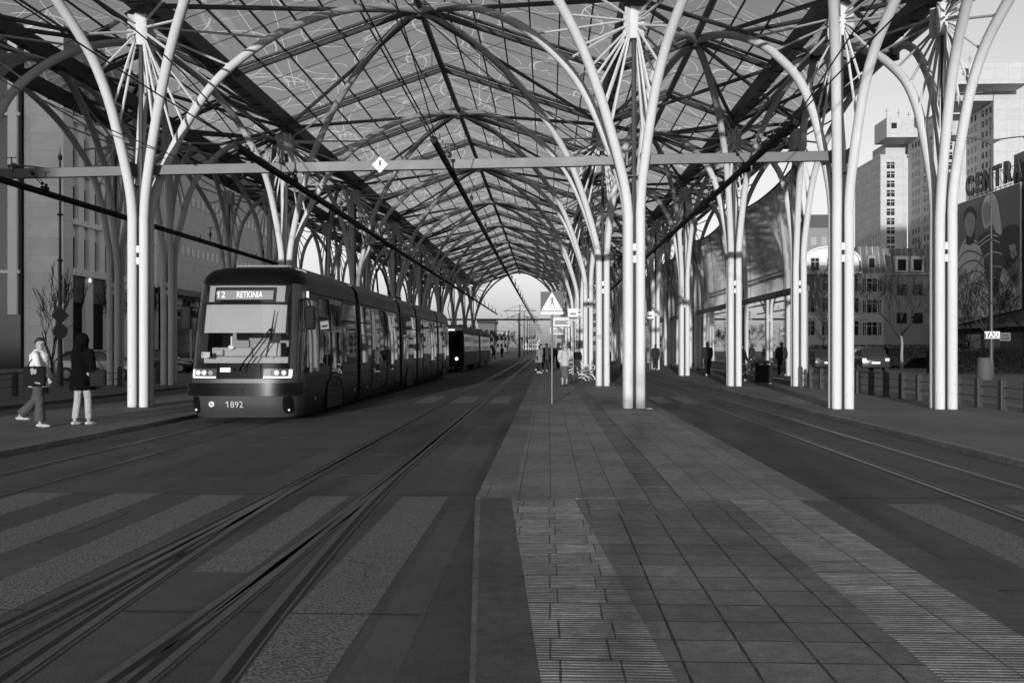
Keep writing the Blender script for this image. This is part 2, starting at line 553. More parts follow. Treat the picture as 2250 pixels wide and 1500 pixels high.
sheet('ground', -1500, 1500, -600, 2500, -0.10, GROUND_M, 'open ground reaching the horizon')
sheet('street', -14.25, 6.4, -60, 260, ZS, STREET, 'grey concrete street with embedded tram tracks')
sheet('road', 12.6, 32, -60, 260, -0.09, ASPH, 'asphalt road beyond the short posts beside the taxi rank')
sheet('road', -32, -17.4, -60, 260, -0.09, ASPH, 'asphalt road in front of the pale stone building')
slab_block('pavement', 6.55, 12.4, -60, 200, PLATF, 'pavement under the columns beside the short posts')
slab_block('kerb', 6.4, 6.55, -60, 200, KERB_M, 'kerb between right track and pavement', z1=0.003)
slab_block('kerb', 12.4, 12.55, -60, 200, KERB_M, 'kerb along the road by the short posts', z1=0.003)
slab_block('pavement', -12.0, -8.25, -60, 200, PLATF, 'platform where two people walk beside the front tram')
slab_block('kerb', -8.25, -8.1, -60, 200, KERB_M, 'kerb beside the front tram', z1=0.003)
slab_block('pavement', -17.2, -14.4, -60, 200, PLATF, 'narrow pavement under the shaded columns')
slab_block('kerb', -14.4, -14.25, -60, 200, KERB_M, 'kerb of the shaded narrow pavement', z1=0.003)
slab_block('pavement', 32, 48.2, -60, 140, PLATF, 'pavement below the billboard building', z1=0.02)
slab_block('pavement', -36.6, -32, -60, 140, PLATF, 'pavement along the pale stone building', z1=0.02)

# island platform, far part: granite edge, slabs, tactile guide
YB = 9.35
YE = 170.0
slab_block('kerb', -0.74, -0.36, YB, YE, KERB_M, 'granite edge of the island platform beside the middle track')
slab_block('kerb', 2.62, 2.86, YB, YE, KERB_M, 'granite edge of the island platform beside the empty track')
slab_block('pavement', -0.36, 1.03, YB, YE, SLAB, 'long grey slabs of the island platform')
slab_block('pavement', 1.36, 2.62, YB, YE, SLAB, 'long grey slabs of the island platform by the columns')
slab_block('tactile_paving', 1.03, 1.36, YB, YE, GUIDE, 'ribbed guide strip along the island platform')
# near part: crossing apron
def apron(name, l0, l1, r0, r1, m, label, ya=-3.0, yb=YB - 0.006, z=0.0):
    """strip between two lines given by their x at y=4.2 and y=9.3"""
    def X(a, b, y): return a + (b - a) * (y - 4.2) / 5.1
    pts = [(X(l0, l1, ya), ya), (X(r0, r1, ya), ya), (X(r0, r1, yb), yb), (X(l0, l1, yb), yb)]
    b = MB().prism(pts, 'Z', -0.3, z)
    o = b.build(name, m)
    return struct(o, label)
apron('kerb', -0.363, -0.742, -0.335, -0.69, KERB_M, 'thin kerb lip of the crossing apron beside the tram rails', z=-0.004)
apron('pavement', -0.335, -0.69, -0.03, -0.376, DOTS, 'dark dotted edge paving beside the tram rails')
apron('tactile_paving', -0.03, -0.376, 0.60, 0.27, RIB_L, 'ribbed warning paving beside the tram rails', z=0.002)
apron('pavement', 0.60, 0.27, 1.84, 1.83, SLAB2, 'square slabs in the middle of the crossing apron', yb=8.50)
poly_sheet('pavement', [(0.26, 8.5), (0.33, 8.5), (0.33, YB), (0.26, YB)], -0.006, SLAB2, 'narrow filler slabs beside studded row')
sheet('kerb', -0.735, -0.365, YB + 0.01, YB + 0.8, 0.0025, SLAB, 'pale sloped end stone of the island edge')
apron('tactile_paving', 1.84, 1.83, 2.54, 2.54, RIB_R, 'ribbed warning paving beside the empty track', z=0.002)
apron('pavement', 2.54, 2.54, 2.86, 2.86, DOTS, 'dark dotted edge paving beside the empty track')
o = MB().box(0.31, 1.83, 8.506, YB - 0.006, -0.3, -0.001).build('tactile_paving', TACT)
struct(o, 'row of studded tactile slabs across the apron')

# crossing strips set into the street
for (a, b_, y0, y1) in ((-5.85, -5.3, 5.0, 10.0), (-4.82, -4.3, 5.0, 10.0), (-3.82, -3.32, 5.2, 9.9), (-2.58, -2.16, 6.5, 9.85), (-1.58, -1.08, 3.0, 9.85),
                        (3.5, 4.05, 3.0, 9.6), (4.68, 5.15, 3.0, 9.6)):
    sheet('crossing_marking', a, b_, y0, y1, ZS + 0.002, ROUGH_STRIP, 'rough pale stripe of the near crossing set in the street')
for (a, b_) in ((-5.0, -4.4), (-3.9, -3.35), (-2.85, -2.2), (-1.72, -1.15), (3.2, 3.7), (3.95, 4.4)):
    sheet('crossing_marking', a, b_, 26.3, 30.0, ZS + 0.002, PALE_STRIP, 'pale stripe of the far crossing set in the street')
for (a, b_) in ((-0.36, 0.03), (1.37, 2.04), (7.0, 8.6)):
    sheet('crossing_marking', a, b_, 25.0, 28.6, 0.002, PALE_STRIP, 'pale slabs of the far crossing on a platform')

# expansion joints of the street
jb = MB()
for y in (5.5, 9.95, 15.2, 21.0, 30.2, 37.5, 45.0):
    jb.box(-8.05, -0.76, y, y + 0.012, ZS - 0.01, ZS + 0.0035)
for y in (6.2, 9.95, 16.0, 24.0):
    jb.box(2.9, 6.38, y, y + 0.012, ZS - 0.01, ZS + 0.0035)
o = jb.build('street_joint', GROOVE)
struct(o, 'dark transverse joints across the street')

PATCH = [asphalt('street_patch_%d' % k, v, 1.2, 100, .6, grain=1.5) for k, v in enumerate((0.045, 0.078, 0.054))]
for k, (x0, x1, y0, y1) in enumerate(((-5.2, -3.5, 11.2, 14.6), (-1.45, -0.9, 10.3, 18.5), (-7.9, -7.25, 9.0, 16.0), (3.0, 4.2, 10.6, 15.8), (-1.0, -0.75, 4.0, 9.3), (5.7, 6.3, 9.0, 21.0), (-5.6, -3.3, 22.5, 24.4), (3.3, 4.3, 18, 22))):
    sheet('street', x0, x1, y0, y1, ZS + 0.0012, PATCH[k % 3], 'repaired patch in the concrete street')
ck = MB()
rc = random.Random(12)
for (x, y, a, n) in ((-4.6, 7.0, 1.4, 14), (-3.6, 12.5, .4, 16), (-1.3, 6.4, 1.7, 12), (-5.5, 15.5, .2, 18), (5.8, 13.0, 1.5, 16), (-4.4, 5.6, .1, 8), (-7.6, 13, 1.3, 12)):
    p = Vector((x, y, 0))
    L, Rr = [], []
    for q in range(n):
        d = Vector((math.cos(a), math.sin(a), 0)); nn = Vector((-d.y, d.x, 0)) * rc.uniform(.002, .006)
        L.append((p.x - nn.x, p.y - nn.y, ZS + .0028)); Rr.append((p.x + nn.x, p.y + nn.y, ZS + .0028))
        p = p + d * rc.uniform(.08, .22); a += rc.gauss(0, .35)
    ck.grid([L, Rr])
struct(ck.build('street_crack', GROOVE), 'fine dark cracks in the concrete street')

def rail_line(mb_list, path, side):
    """grooved rail: seam, head, groove, lip as thin strips along a path"""
    P = [Vector((p[0], p[1], 0)) for p in path]
    def strip(mb, a, b, z):
        L, Rr = [], []
        for i, p in enumerate(P):
            t = (P[min(i + 1, len(P) - 1)] - P[max(i - 1, 0)]).normalized()
            nrm = Vector((t.y, -t.x, 0))
            L.append((p.x + nrm.x * a, p.y + nrm.y * a, z))
            Rr.append((p.x + nrm.x * b, p.y + nrm.y * b, z))
        mb.grid([L, Rr])
    seam, head, groove = mb_list
    strip(seam, -0.062, 0.112, ZS + 0.004) if side > 0 else strip(seam, -0.112, 0.062, ZS + 0.004)
    s = side
    strip(head, min(-0.028 * 1, 0.028), 0.028, ZS + 0.008)
    a, b = (0.029, 0.082) if s > 0 else (-0.082, -0.029)
    strip(groove, a, b, ZS + 0.007)
    a, b = (0.083, 0.100) if s > 0 else (-0.100, -0.083)
    strip(head, a, b, ZS + 0.0075)

def track(label, lines):
    seam, head, groove = MB(), MB(), MB()
    for path, s in lines:
        rail_line((seam, head, groove), path, s)
    m = MB()
    for k, q in enumerate((seam, head, groove)):
        m.cur = k
        m.add(q.v, q.f)
    return struct(m.build('track', [SEAM, RAIL, GROOVE]), label)

Ys = [-40, 0, 20, 60, 120, 240]
track('straight tram track under the front tram', [([(-7.0, y) for y in Ys], 1), ([(-6.0, y) for y in Ys], -1)])
track('straight tram track beside the pavement with short posts', [([(4.46, y) for y in Ys], 1), ([(5.46, y) for y in Ys], -1)])
track('tram track along the shaded narrow pavement', [([(-13.6, y) for y in Ys], 1), ([(-12.6, y) for y in Ys], -1)])
def curve(x0, y0, k, s):
    return smooth_path([(x0, 240, 0), (x0, 60, 0), (x0, 24, 0)] + [(x0 + s * k * max(0, y0 - y) ** 2, y, 0) for y in (y0, 10, 8, 6, 4.5, 3, 0, -4, -10)], 3)
track('middle tram track with its switch fanning out in the foreground',
      [([(-2.96, y) for y in Ys], 1), ([(-1.96, y) for y in Ys], -1),
       (curve(-2.93, 13.0, 0.0042, 1), 1), (curve(-1.93, 13.0, 0.0042, 1), -1),
       (curve(-2.99, 12.0, 0.0030, -1), 1), (curve(-1.99, 12.0, 0.0030, -1), -1)])
bx = MB()
for (x, y) in ((-2.42, 11.8), (-2.4, 14.0), (-4.6, 16.5), (-1.2, 19)):
    bx.box(x - 0.22, x + 0.22, y - 0.3, y + 0.3, ZS - 0.01, ZS + 0.0035)
struct(bx.build('drain_cover', SEAM), 'dark iron covers set in the street between the rails')

# ------------------------------------------------------------------ canopy
CX = [-17.5, -15.3, -10.5, 2.17, 7.33, 9.85]
ROWS = [23.1 + 13.1 * k for k in range(9)]
APEX = [(-18.75, 11.0), (-16.4, 11.0), (-12.9, 11.45), (-4.2, 12.55), (4.75, 11.45), (8.59, 11.0), (11.1, 11.0)]
PROF = [(0, 0.0), (0, 4.3), (0.03, 4.9), (0.16, 5.5), (0.42, 6.15), (0.78, 6.9), (1.22, 7.7), (1.9, 8.7), (2.8, 9.62), (4.2, 10.72), (5.8, 11.6), (7.4, 12.2), (9.1, 12.5)]

def arm_path(dx, dy, za, sx, sy):
    D = math.hypot(dx, dy)
    ux, uy = dx / D, dy / D
    pts = []
    for d, z in PROF:
        dd = d * D / 9.1
        zz = z if z < 8 else 8 + (z - 8) * (za - 8) / 4.5
        blend = min(1.0, max(0.0, (z - 4.5) / 6.0))
        pts.append((sx * 0.152 * (1 - blend) + ux * dd, sy * 0.152 * (1 - blend) + uy * dd, zz))
    return smooth_path(pts, 3)

ROWNAME = ['in the shaded outermost row near pale offices', 'in the shaded inner row near pale offices',
           'in the row beside the front tram', 'in the row along the island platform',
           'in the row across from the island', 'in the outer row near the short posts']
protos = []
for ci, x in enumerate(CX):
    t = thing('branching_column', None, 'column', (x, ROWS[0], 0))
    for sx in (-1, 1):
        ax, az_ = APEX[ci] if sx < 0 else APEX[ci + 1]
        for sy in (-1, 1):
            P = arm_path(ax - x, sy * 6.55, az_, sx, sy)
            rr = [0.120 for p in P]
            arm = MB().tube(P, rr, 12).build('arm', W_STEEL, t, smooth=True)
            # spokes from the hub to the arm, drawn as one fan
            fan = MB()
            hub = Vector((0.0, 0.0, 9.75))
            u = Vector((ax - x, sy * 6.55, 0)).normalized()
            cand = [p for p in P if 6.9 < p.z < 10.6]
            n = 6
            for k in range(n):
                q = cand[int(k * (len(cand) - 1) / (n - 1))]
                a = math.pi * (0.08 + 0.50 * k / (n - 1))
                s0 = hub + u * (0.16 + 0.10 * math.sin(a)) + Vector((0, 0, -0.42 * math.cos(a)))
                dv = (q - s0)
                L = dv.length
                e = s0 + dv * ((L - 0.13) / L)
                fan.tube([s0, s0 + dv * 0.08, s0 + dv * 0.86, e], [0.02, 0.034, 0.034, 0.018], 6)
                fan.ell(e, (0.05, 0.05, 0.05), 6, 4)
            fan.build('spoke_fan', W_STEEL, t)
    h = MB().tube([(0, 0, 9.30), (0, 0, 10.1)], 0.16, 14)
    for a in (45, 135, 225, 315):
        ux, uy = math.cos(R(a)), math.sin(R(a))
        h.cbox((ux * 0.2, uy * 0.2, 9.68), (0.26, 0.035, 0.75), R(a))
        h.cbox((ux * 0.29, uy * 0.29, 9.55), (0.10, 0.06, 0.3), R(a))
    h.build('hub', W_STEEL, t, smooth=True)
    MB().tube([(0, 0, 0), (0, 0, 9.3)], 0.06, 8).build('drain_pipe', DARK_STEEL, t, smooth=True)
    c = MB()
    for z in (3.75, 4.05):
        c.cbox((0, 0, z), (0.10, 0.36, 0.18)); c.cbox((0, 0, z + 0.002), (0.36, 0.10, 0.17))
    c.build('collar', W_STEEL, t)
    f = MB()
    for sx in (-1, 1):
        for sy in (-1, 1):
            f.cyl((sx * 0.152, sy * 0.152, 0.0), 0.128, 0.015, 14)
    f.build('foot_ring', BEAM_GREY, t)
    protos.append(t)
for ci, x in enumerate(CX):
    for k, y in enumerate(ROWS):
        if ci == 0 and k == 0: pass
        if k == 0:
            t = protos[ci]
        else:
            t = copy_tree(protos[ci])
            t.location = (x, y, 0)
        t['label'] = 'white branching column, %s one back %s' % (ORD[k], ROWNAME[ci])
        t['group'] = 'white branching columns carrying the glass roof'

roof = thing('glass_canopy', 'long folded glass canopy on dark steel ribs above the tram stop', 'canopy', (0, 0, 0))
PL = [(-18.75, 11.05), (-17.5, 10.5), (-16.4, 11.05), (-15.3, 10.5), (-12.9, 11.5), (-10.5, 10.5), (-4.2, 12.65), (2.17, 10.5), (4.75, 11.5), (7.33, 10.5), (8.59, 11.05), (9.85, 10.5), (11.1, 11.05)]
Y0R, Y1R = 14.5, 132.5
HALF = [ROWS[0] - 6.55 + 6.55 * k for k in range(18)] + [ROWS[-1] + 5.0]
def zat(x):
    for (a, za), (b, zb) in zip(PL, PL[1:]):
        if a <= x <= b:
            return za + (zb - za) * (x - a) / (b - a)
for i, ((a, za), (b, zb)) in enumerate(zip(PL, PL[1:])):
    g = 0.30
    MB().quad((a, Y0R, za + g), (b, Y0R, zb + g), (b, Y1R, zb + g), (a, Y1R, za + g)).build('glass_slope', ROOF_GLASS, roof, fixn=False)
    wdt = abs(b - a)
    n = max(2, int(round(wdt / 0.92)))
    bars = MB()
    sl = math.atan2(zb - za, b - a)
    for k in range(1, n):
        x = a + (b - a) * k / n
        z = za + (zb - za) * k / n + g - 0.075
        bars.box(x - 0.022, x + 0.022, Y0R, Y1R, z - 0.01, z + 0.05)
    y = Y0R
    while y < Y1R:
        # thin cross bars of the glazing
        bars.prism([(a, za + g - 0.02), (b, zb + g - 0.02), (b, zb + g - 0.045), (a, za + g - 0.045)], 'Y', y, y + 0.018)
        y += 2.18
    bars.build('glazing_bars', DARK_STEEL, roof)
# ridges and valley gutters
for i, (x, z) in enumerate(PL):
    if i % 2 == 0:
        MB().tube([(x, Y0R, z), (x, Y1R, z)], 0.11, 10).build('ridge_beam', ROOF_STEEL, roof, smooth=True)
    else:
        m = MB()
        gwid = 0.21 if i in (5, 7) else 0.15
        m.prism([(x - gwid, z - 0.18), (x + gwid, z - 0.18), (x + gwid + .05, z + 0.26), (x - gwid - .05, z + 0.26)], 'Y', Y0R, Y1R)
        y = Y0R + 0.6
        while y < Y1R:
            m.box(x - gwid, x + gwid, y, y + 0.05, z - 0.22, z - 0.18)
            y += 1.09
        m.build('valley_gutter', GUTTER, roof)
for y in HALF:
    m = MB()
    for (a, za), (b, zb) in zip(PL, PL[1:]):
        dz = zb - za
        ia, ib = a + 0.05, b - 0.05
        m.cur = 0
        m.tube([(ia, y, zat(ia) - 0.02), (ib, y, zat(ib) - 0.02)], 0.105, 8)
        m.cur = 1
        m.tube([(ia, y, zat(ia) + 0.17), (ib, y, zat(ib) + 0.17)], 0.05, 6)
        n = max(2, int(abs(b - a) / 0.9))
        for k in range(1, n):
            x = a + (b - a) * k / n
            m.box(x - 0.02, x + 0.02, y - 0.02, y + 0.02, zat(x) + 0.03, zat(x) + 0.14)
    m.build('rafter', [ROOF_STEEL, DARK_STEEL], roof, smooth=True)
# bracing tubes in the roof planes and apex nodes
for k in range(len(ROWS)):
    y = ROWS[k]
    m = MB()
    for (xa, za) in APEX:
        for sgn in (-1, 1):
            ya = y + sgn * 6.55
            if ya < Y0R or ya > Y1R + 2: continue
            for x in CX:
                if abs(x - xa) < 6.8:
                    m.tube([(xa, min(ya, Y1R), za - 0.02), (x, y, 10.35)], 0.07, 6)
    m.build('bracing', ROOF_STEEL, roof, smooth=True)
    nd = MB()
    for (xa, za) in APEX:
        nd.tube([(xa, y + 6.55, za - 0.25), (xa, y + 6.55, za + 0.12)], 0.16, 12)
    nd.build('apex_node', DARK_STEEL, roof, smooth=True)
# thin stay rods hanging under the ridges
for y in HALF:
    if y > 70: continue
    m = MB()
    for (xa, za) in ((-4.2, 12.5),):
        for dx in (-3.1, 3.1):
            m.tube([(xa + dx * 0.15, y + 2.4, za - 0.25), (xa + dx, y + 3.2, zat(xa + dx) - 0.05)], 0.008, 4)
            m.tube([(xa + dx, y, zat(xa + dx)), (xa, y + 3.2, za - 0.9)], 0.008, 4)
        m.tube([(xa, y + 3.2, za), (xa, y + 3.2, za - 0.9)], 0.012, 4)
    m.build('stay_rods', WIRE, roof)

# cross beams that carry the power line
def cross_beam(y, segs, label, first=False):
    t = thing('power_line_beam', label, 'beam', (0, y, 0), group='grey box beams spanning the columns')
    for (x0, z0, x1, z1) in segs:
        L = math.hypot(x1 - x0, z1 - z0)
        m = MB()
        vs = [(x0, -.07, z0 - .13), (x1, -.07, z1 - .13), (x1, .07, z1 - .13), (x0, .07, z0 - .13), (x0, -.07, z0 + .12), (x1, -.07, z1 + .12), (x1, .07, z1 + .12), (x0, .07, z0 + .12)]
        m.add(vs, [(3, 2, 1, 0), (4, 5, 6, 7), (0, 1, 5, 4), (1, 2, 6, 5), (2, 3, 7, 6), (3, 0, 4, 7)])
        m.build('beam_segment', BEAM_GREY, t, bevel=0.012)
    for x, z in ((-13.1, 5.9), (-6.55, 6.1), (-2.45, 6.15), (4.95, 6.25)):
        fx = MB()
        for sy in (-.1, .1):
            fx.tube([(x - .28, sy, z + .22), (x - .06, sy, z - .05), (x + .1, sy, z - .22)], 0.012, 5)
            fx.ell((x - .2, sy, z + .12), (.045, .03, .045), 8, 5)
            fx.ell((x + .05, sy, z - .14), (.04, .03, .04), 8, 5)
        fx.box(x + .02, x + .12, -.12, .12, z - .30, z - .2)
        fx.build('insulator_bracket', BLACK, t)
    ends = MB()
    for x, z in ((-10.5, 6.12), (2.17, 6.27), (7.33, 6.33)):
        for s in (-1, 1):
            ends.cbox((x + s * .19, 0.0, z), (.05, .34, .34))
            ends.cbox((x + s * .12, 0.0, z - .42), (.2, .3, .03))
    ends.build('end_plate', DARK_STEEL, t)
    return t
bt = cross_beam(ROWS[0] - 0.0, [(-17.5, 5.99, -10.72, 6.09), (-10.28, 6.1, 1.0, 6.24), (0.98, 6.26, 1.9, 6.27), (2.42, 6.27, 7.1, 6.33)], 'near grey box beam with a white lightning diamond sign on it')
cross_beam(ROWS[8] - 0.0, [(-17.5, 5.4, -10.72, 5.4), (-10.28, 5.4, 1.92, 5.4), (2.42, 5.4, 7.1, 5.4)], 'far dark box beam across the bright open end of the canopy')

WHITE_PLATE = mat('white_sign_plate', 0.8, 0.45, 0, 0.06)
INK = mat('black_ink', 0.03, 0.5)
sg = thing('warning_sign', 'white diamond sign with lightning bolt on the near box beam', 'sign', (-4.27, ROWS[0] - 0.085, 6.18))
d = 0.215
MB().prism([(-d, 0), (0, -d), (d, 0), (0, d)], 'Y', -0.012, 0.008).build('plate', WHITE_PLATE, sg)
MB().prism([(-.02, .11), (.05, .11), (.015, .03), (.05, .03), (-.02, -.09), (.005, -.01), (-.04, -.01)], 'Y', -0.018, -0.0125).build('lightning_symbol', INK, sg)
MB().prism([(-.045, -.075), (.0, -.075), (-.025, -.12)], 'Y', -0.018, -0.0125).build('arrow_tip', INK, sg)
fr = MB()
for k in range(4):
    P4 = [(-d, 0), (0, -d), (d, 0), (0, d)]
    (xa, za), (xb, zb) = P4[k], P4[(k + 1) % 4]
    s_ = 0.90
    fr.prism([(xa, za), (xb, zb), (xb * s_, zb * s_), (xa * s_, za * s_)], 'Y', -0.016, -0.0125)
fr.build('border', mat('grey_sign_border', 0.35, 0.5), sg)

# rigid overhead conductor bars with clamps, and feed wires
def conductor(x, z, y0, y1, label, r=0.055):
    t = thing('conductor_bar', label, 'overhead line', (x, y0, z), group='dark rigid overhead conductor bars')
    m = MB()
    L = y1 - y0
    m.prism([(-.065, -.02), (-.05, .08), (.05, .08), (.065, -.02), (.03, -.07), (-.03, -.07)], 'Y', 0, L)
    m.build('bar', BLACK, t)
    y = 0.3
    while y < L:
        c = MB()
        c.box(-.12, .12, y - .02, y + .02, .075, .1)
        for s in (-1, 1):
            c.tube([(s * .10, y, .09), (s * .10, y, .2)], .012, 5)
        c.build('clamp', WIRE, t)
        y += 0.55 if y < 1.6 else 6.55
    for k in range(0, int(L / 6.55) + 1):
        yy = k * 6.55 + 3.2
        if yy < L:
            c = MB()
            c.tube([(0, yy, .07), (0, yy, 0.62)], .02, 6)
            c.ell((0, yy, .35), (.06, .06, .09), 8, 5)
            c.tube([(-.12, yy, .62), (.12, yy, .62)], .014, 5)
            c.build('hanger', WIRE, t)
    return t
conductor(-6.55, 5.75, 18.9, 118, 'dark conductor bar above the front tram')
conductor(-2.45, 5.98, 19.4, 170, 'dark conductor bar above the empty middle track')
conductor(4.95, 6.05, 18.4, 118, 'dark conductor bar above the track across from the island')
conductor(-13.1, 5.55, 12.0, 100, 'dark conductor bar over the shaded track by pale stone building')
def wire(pts, label, r=0.014):
    o = MB().tube(smooth_path(pts, 5), r, 5).build('overhead_wire', WIRE)
    return tag(o, label, 'wire', 'thin black overhead wires')
wire([(-6.55, 18.9, 5.85), (-6.8, 14, 5.95), (-7.2, 5, 6.3)], 'thin wire leading from front end of bar above the front tram')
wire([(-6.5, 18.9, 5.9), (-7.0, 16, 6.9), (-9.2, 12, 8.6)], 'thin wire rising from the bar above the front tram')
wire([(-2.45, 19.4, 6.05), (-2.55, 14, 6.25), (-2.7, 5, 6.6)], 'thin wire leading from front end of bar above the middle track')
wire([(-2.42, 19.4, 6.1), (-2.55, 16, 7.2), (-2.9, 10, 9.0)], 'thin wire rising from the bar above the middle track')
wire([(4.95, 18.4, 6.12), (5.0, 14, 6.3), (5.2, 6, 6.6)], 'thin wire leading from the bar across from the island')
wire([(4.98, 18.4, 6.16), (5.3, 14, 7.3), (6.4, 9.5, 9.3)], 'thin wire rising from the bar across from the island')
wire([(1.5, 23.0, 6.35), (-0.6, 20.5, 7.3), (-3.2, 17.0, 8.9)], 'thin slanting wire running from the near box beam toward the roof')
wire([(1.3, 23.0, 6.35), (-0.9, 20.5, 7.3), (-3.6, 17.0, 8.9)], 'second slanting wire running from the near box beam toward the roof')
wire([(-9.0, 23.0, 6.2), (-12, 20, 7.4), (-15, 17.5, 9.2)], 'thin slanting wire crossing behind first column beside the front tram')
wire([(-3.2, 128, 6.0), (-3.0, 150, 5.8), (-2.9, 230, 6.2)], 'thin wire leaving the far end of the canopy', 0.02)

# ------------------------------------------------------------------ front tram
PAINT = mat('tram_paint', 0.040, 0.38, 0, 0.08, 0.6, coat=0.15)
PAINT_DK = mat('tram_paint_dark', 0.010, 0.34, 0, 0.1, 0.6, spec=0.14)
GLOSS_BLACK = mat('gloss_black', 0.006, 0.20, 0, 0.2, 1.0, spec=0.35)
CAB_DARK = mat('cab_interior', 0.30, 0.7)
DASH = mat('dashboard_grey', 0.34, 0.6, 0, 0.2, 4)
BLIND = mat('sun_blind', 0.40, 0.8, 0, 0.06, 3)
LAMP_ON = emit_mat('lamp_lit', 1.6)
LAMP_DIM = emit_mat('lamp_faint', 0.6)
DISPLAY = emit_mat('display_glow', 0.17)
GLYPH = emit_mat('display_letters', 0.85)
PALE_INK = mat('pale_lettering', 0.45, 0.5)
WINDSCREEN = clear_glass('windscreen_glass', 0.85, 0.05, 0.02)
WINDSCREEN_DK = mat('cab_side_glass', 0.01, 0.02, 0, 0.3, 0.6, spec=0.7)
SIDE_GLASS = mat('tram_side_glass', 0.008, 0.012, 0, 0.4, 0.6, spec=0.6)
ROOF_PAINT = mat('tram_roof', 0.025, 0.35, 0, 0.4, 3.0, bump=0.6, bscale=9)
FRAME_TOP = mat('roof_trim_pale', 0.3, 0.5)
BELLOW = mat('bellows_rubber', 0.012, 0.75)

tram = thing('tram', 'dark low-floor tram with lit headlamps, front board reading 12 RETKINIA', 'tram', (-6.50, 18.95, ZS))
FP = [(0.13, .14, 1.10), (0.32, .05, 1.16), (0.60, 0.0, 1.175), (0.95, 0.0, 1.175), (1.25, .05, 1.175), (2.0, .20, 1.165), (2.7, .36, 1.13),
      (2.98, .44, 1.115), (3.18, .53, 1.075), (3.31, .70, 0.98), (3.38, .95, 0.82)]
def fprof(z):
    z = min(max(z, FP[0][0]), FP[-1][0])
    for a, b in zip(FP, FP[1:]):
        if a[0] <= z <= b[0]:
            t = (z - a[0]) / (b[0] - a[0])
            return a[1] + (b[1] - a[1]) * t, a[2] + (b[2] - a[2]) * t
def fsurf(th, z, off=0.0):
    f, W = fprof(z)
    W += off; f -= off
    L = 0.72
    s, c = math.sin(R(th)), math.cos(R(th))
    e = 2 / 3.6
    return (W * math.copysign(abs(s) ** e, s), f + L * (1 - abs(c) ** e), z)
def th_of(x, z):
    f, W = fprof(z)
    v = min(1, abs(x) / W)
    return math.copysign(math.degrees(math.asin(v ** 1.8)), x)
def patch(mb, x0, x1, z0, z1, off, nx=10, nz=6, th=False):
    rows = []
    for j in range(nz + 1):
        z = z0 + (z1 - z0) * j / nz
        r = []
        for i in range(nx + 1):
            if th:
                t = x0 + (x1 - x0) * i / nx
            else:
                t = th_of(x0 + (x1 - x0) * i / nx, z)
            r.append(fsurf(t, z, off))
        rows.append(r)
    mb.grid(rows)
    return mb
def side_prof(z, off=0.0):
    f, W = fprof(z)
    return W + off

# painted nose, mask, bumper, roof cap
b = MB()
patch(b, -90, 90, 0.13, 0.62, 0, 40, 5, True)
patch(b, -90, 90, 0.86, 0.955, 0, 40, 1, True)
for s in (-1, 1):
    patch(b, s * 50, s * 90, 0.955, 3.0, 0, 12, 12, True)
b.cur = 1
patch(b, -90, 90, 3.0, 3.38, 0, 40, 6, True)
f, W = fprof(3.38)
ring = [fsurf(-90 + 180 * i / 40, 3.38) for i in range(41)]
b.add(ring, [tuple(range(41))])
b.build('nose', [PAINT, mat('cap_black', 0.005, 0.4, 0, 0.2, spec=0.06)], tram, smooth=True)
b = MB()
patch(b, -50, 50, 0.955, 1.29, 0.0, 30, 3, True)
for s in (-1, 1):
    rows = []
    for j in range(13):
        z = 1.29 + (2.60 - 1.29) * j / 12
        rows.append([fsurf(t, z, 0.0) for t in (th_of(s * 0.98 * fprof(z)[1] / 1.175, z), s * 49, s * 50)])
    b.grid(rows)
patch(b, -50, 50, 2.55, 3.0, 0.0, 30, 4, True)
b.build('front_mask', GLOSS_BLACK, tram, smooth=True)
b = MB()
patch(b, -90, 90, 0.60, 0.665, 0.075, 40, 1, True)
patch(b, -90, 90, 0.68, 0.74, 0.06, 40, 1, True)
patch(b, -90, 90, 0.755, 0.87, 0.075, 40, 2, True)
patch(b, -90, 90, 0.60, 0.87, 0.045, 40, 1, True)
for za, zb in ((0.60, 0.6), (0.87, 0.87)):
    b.grid([[fsurf(-90 + 180 * i / 40, za, 0.0) for i in range(41)], [fsurf(-90 + 180 * i / 40, za, 0.075) for i in range(41)]])
b.build('bumper', GLOSS_BLACK, tram, smooth=True)
b = MB(); b.box(0.08, 0.09, -0.082, -0.05, 0.6, 0.87); b.build('bumper_seam', BELLOW, tram)
g = MB(); 
rows = []
for j in range(13):
    z = 1.30 + (2.95 - 1.30) * j / 12
    k = fprof(z)[1] / 1.175
    rows.append([fsurf(th_of((-0.985 + 1.97 * i / 20) * k, z), z, 0.008) for i in range(21)])
g.grid(rows).build('windscreen', WINDSCREEN, tram, smooth=True)
patch(MB(), -0.92, 0.92, 1.93, 2.54, -0.05, 20, 6).build('sun_blind', BLIND, tram, smooth=True)
b = MB()
b.box(-0.93, 0.93, 0.42, 0.95, 0.9, 1.42)
b.box(-0.78, 0.1, 0.5, 1.0, 1.42, 1.62)
b.box(0.1, 0.72, 0.55, 1.0, 1.42, 1.72)
b.box(-0.72, -0.5, 0.42, 0.5, 1.44, 1.58)
b.build('dashboard', DASH, tram, bevel=0.03)
b = MB(); b.box(-1.05, 1.05, 1.9, 1.95, 0.4, 3.0); b.box(-1.05, 1.05, 0.5, 1.9, 0.38, 0.4); b.build('cab_rear_wall', CAB_DARK, tram)
b = MB(); b.box(-.25, .25, 1.35, 1.48, 1.1, 1.95); b.ell((0, 1.4, 2.05), (.14, .08, .13)); b.build('driver_seat', CAB_DARK, tram, bevel=0.03)
b = MB(); b.tube([(-.33, .47, 1.60), (-.33, .47, 1.86)], 0.022, 8); b.ell((-.33, .44, 1.62), (.07, .04, .05)); b.build('desk_microphone', WHITE_PLATE, tram)
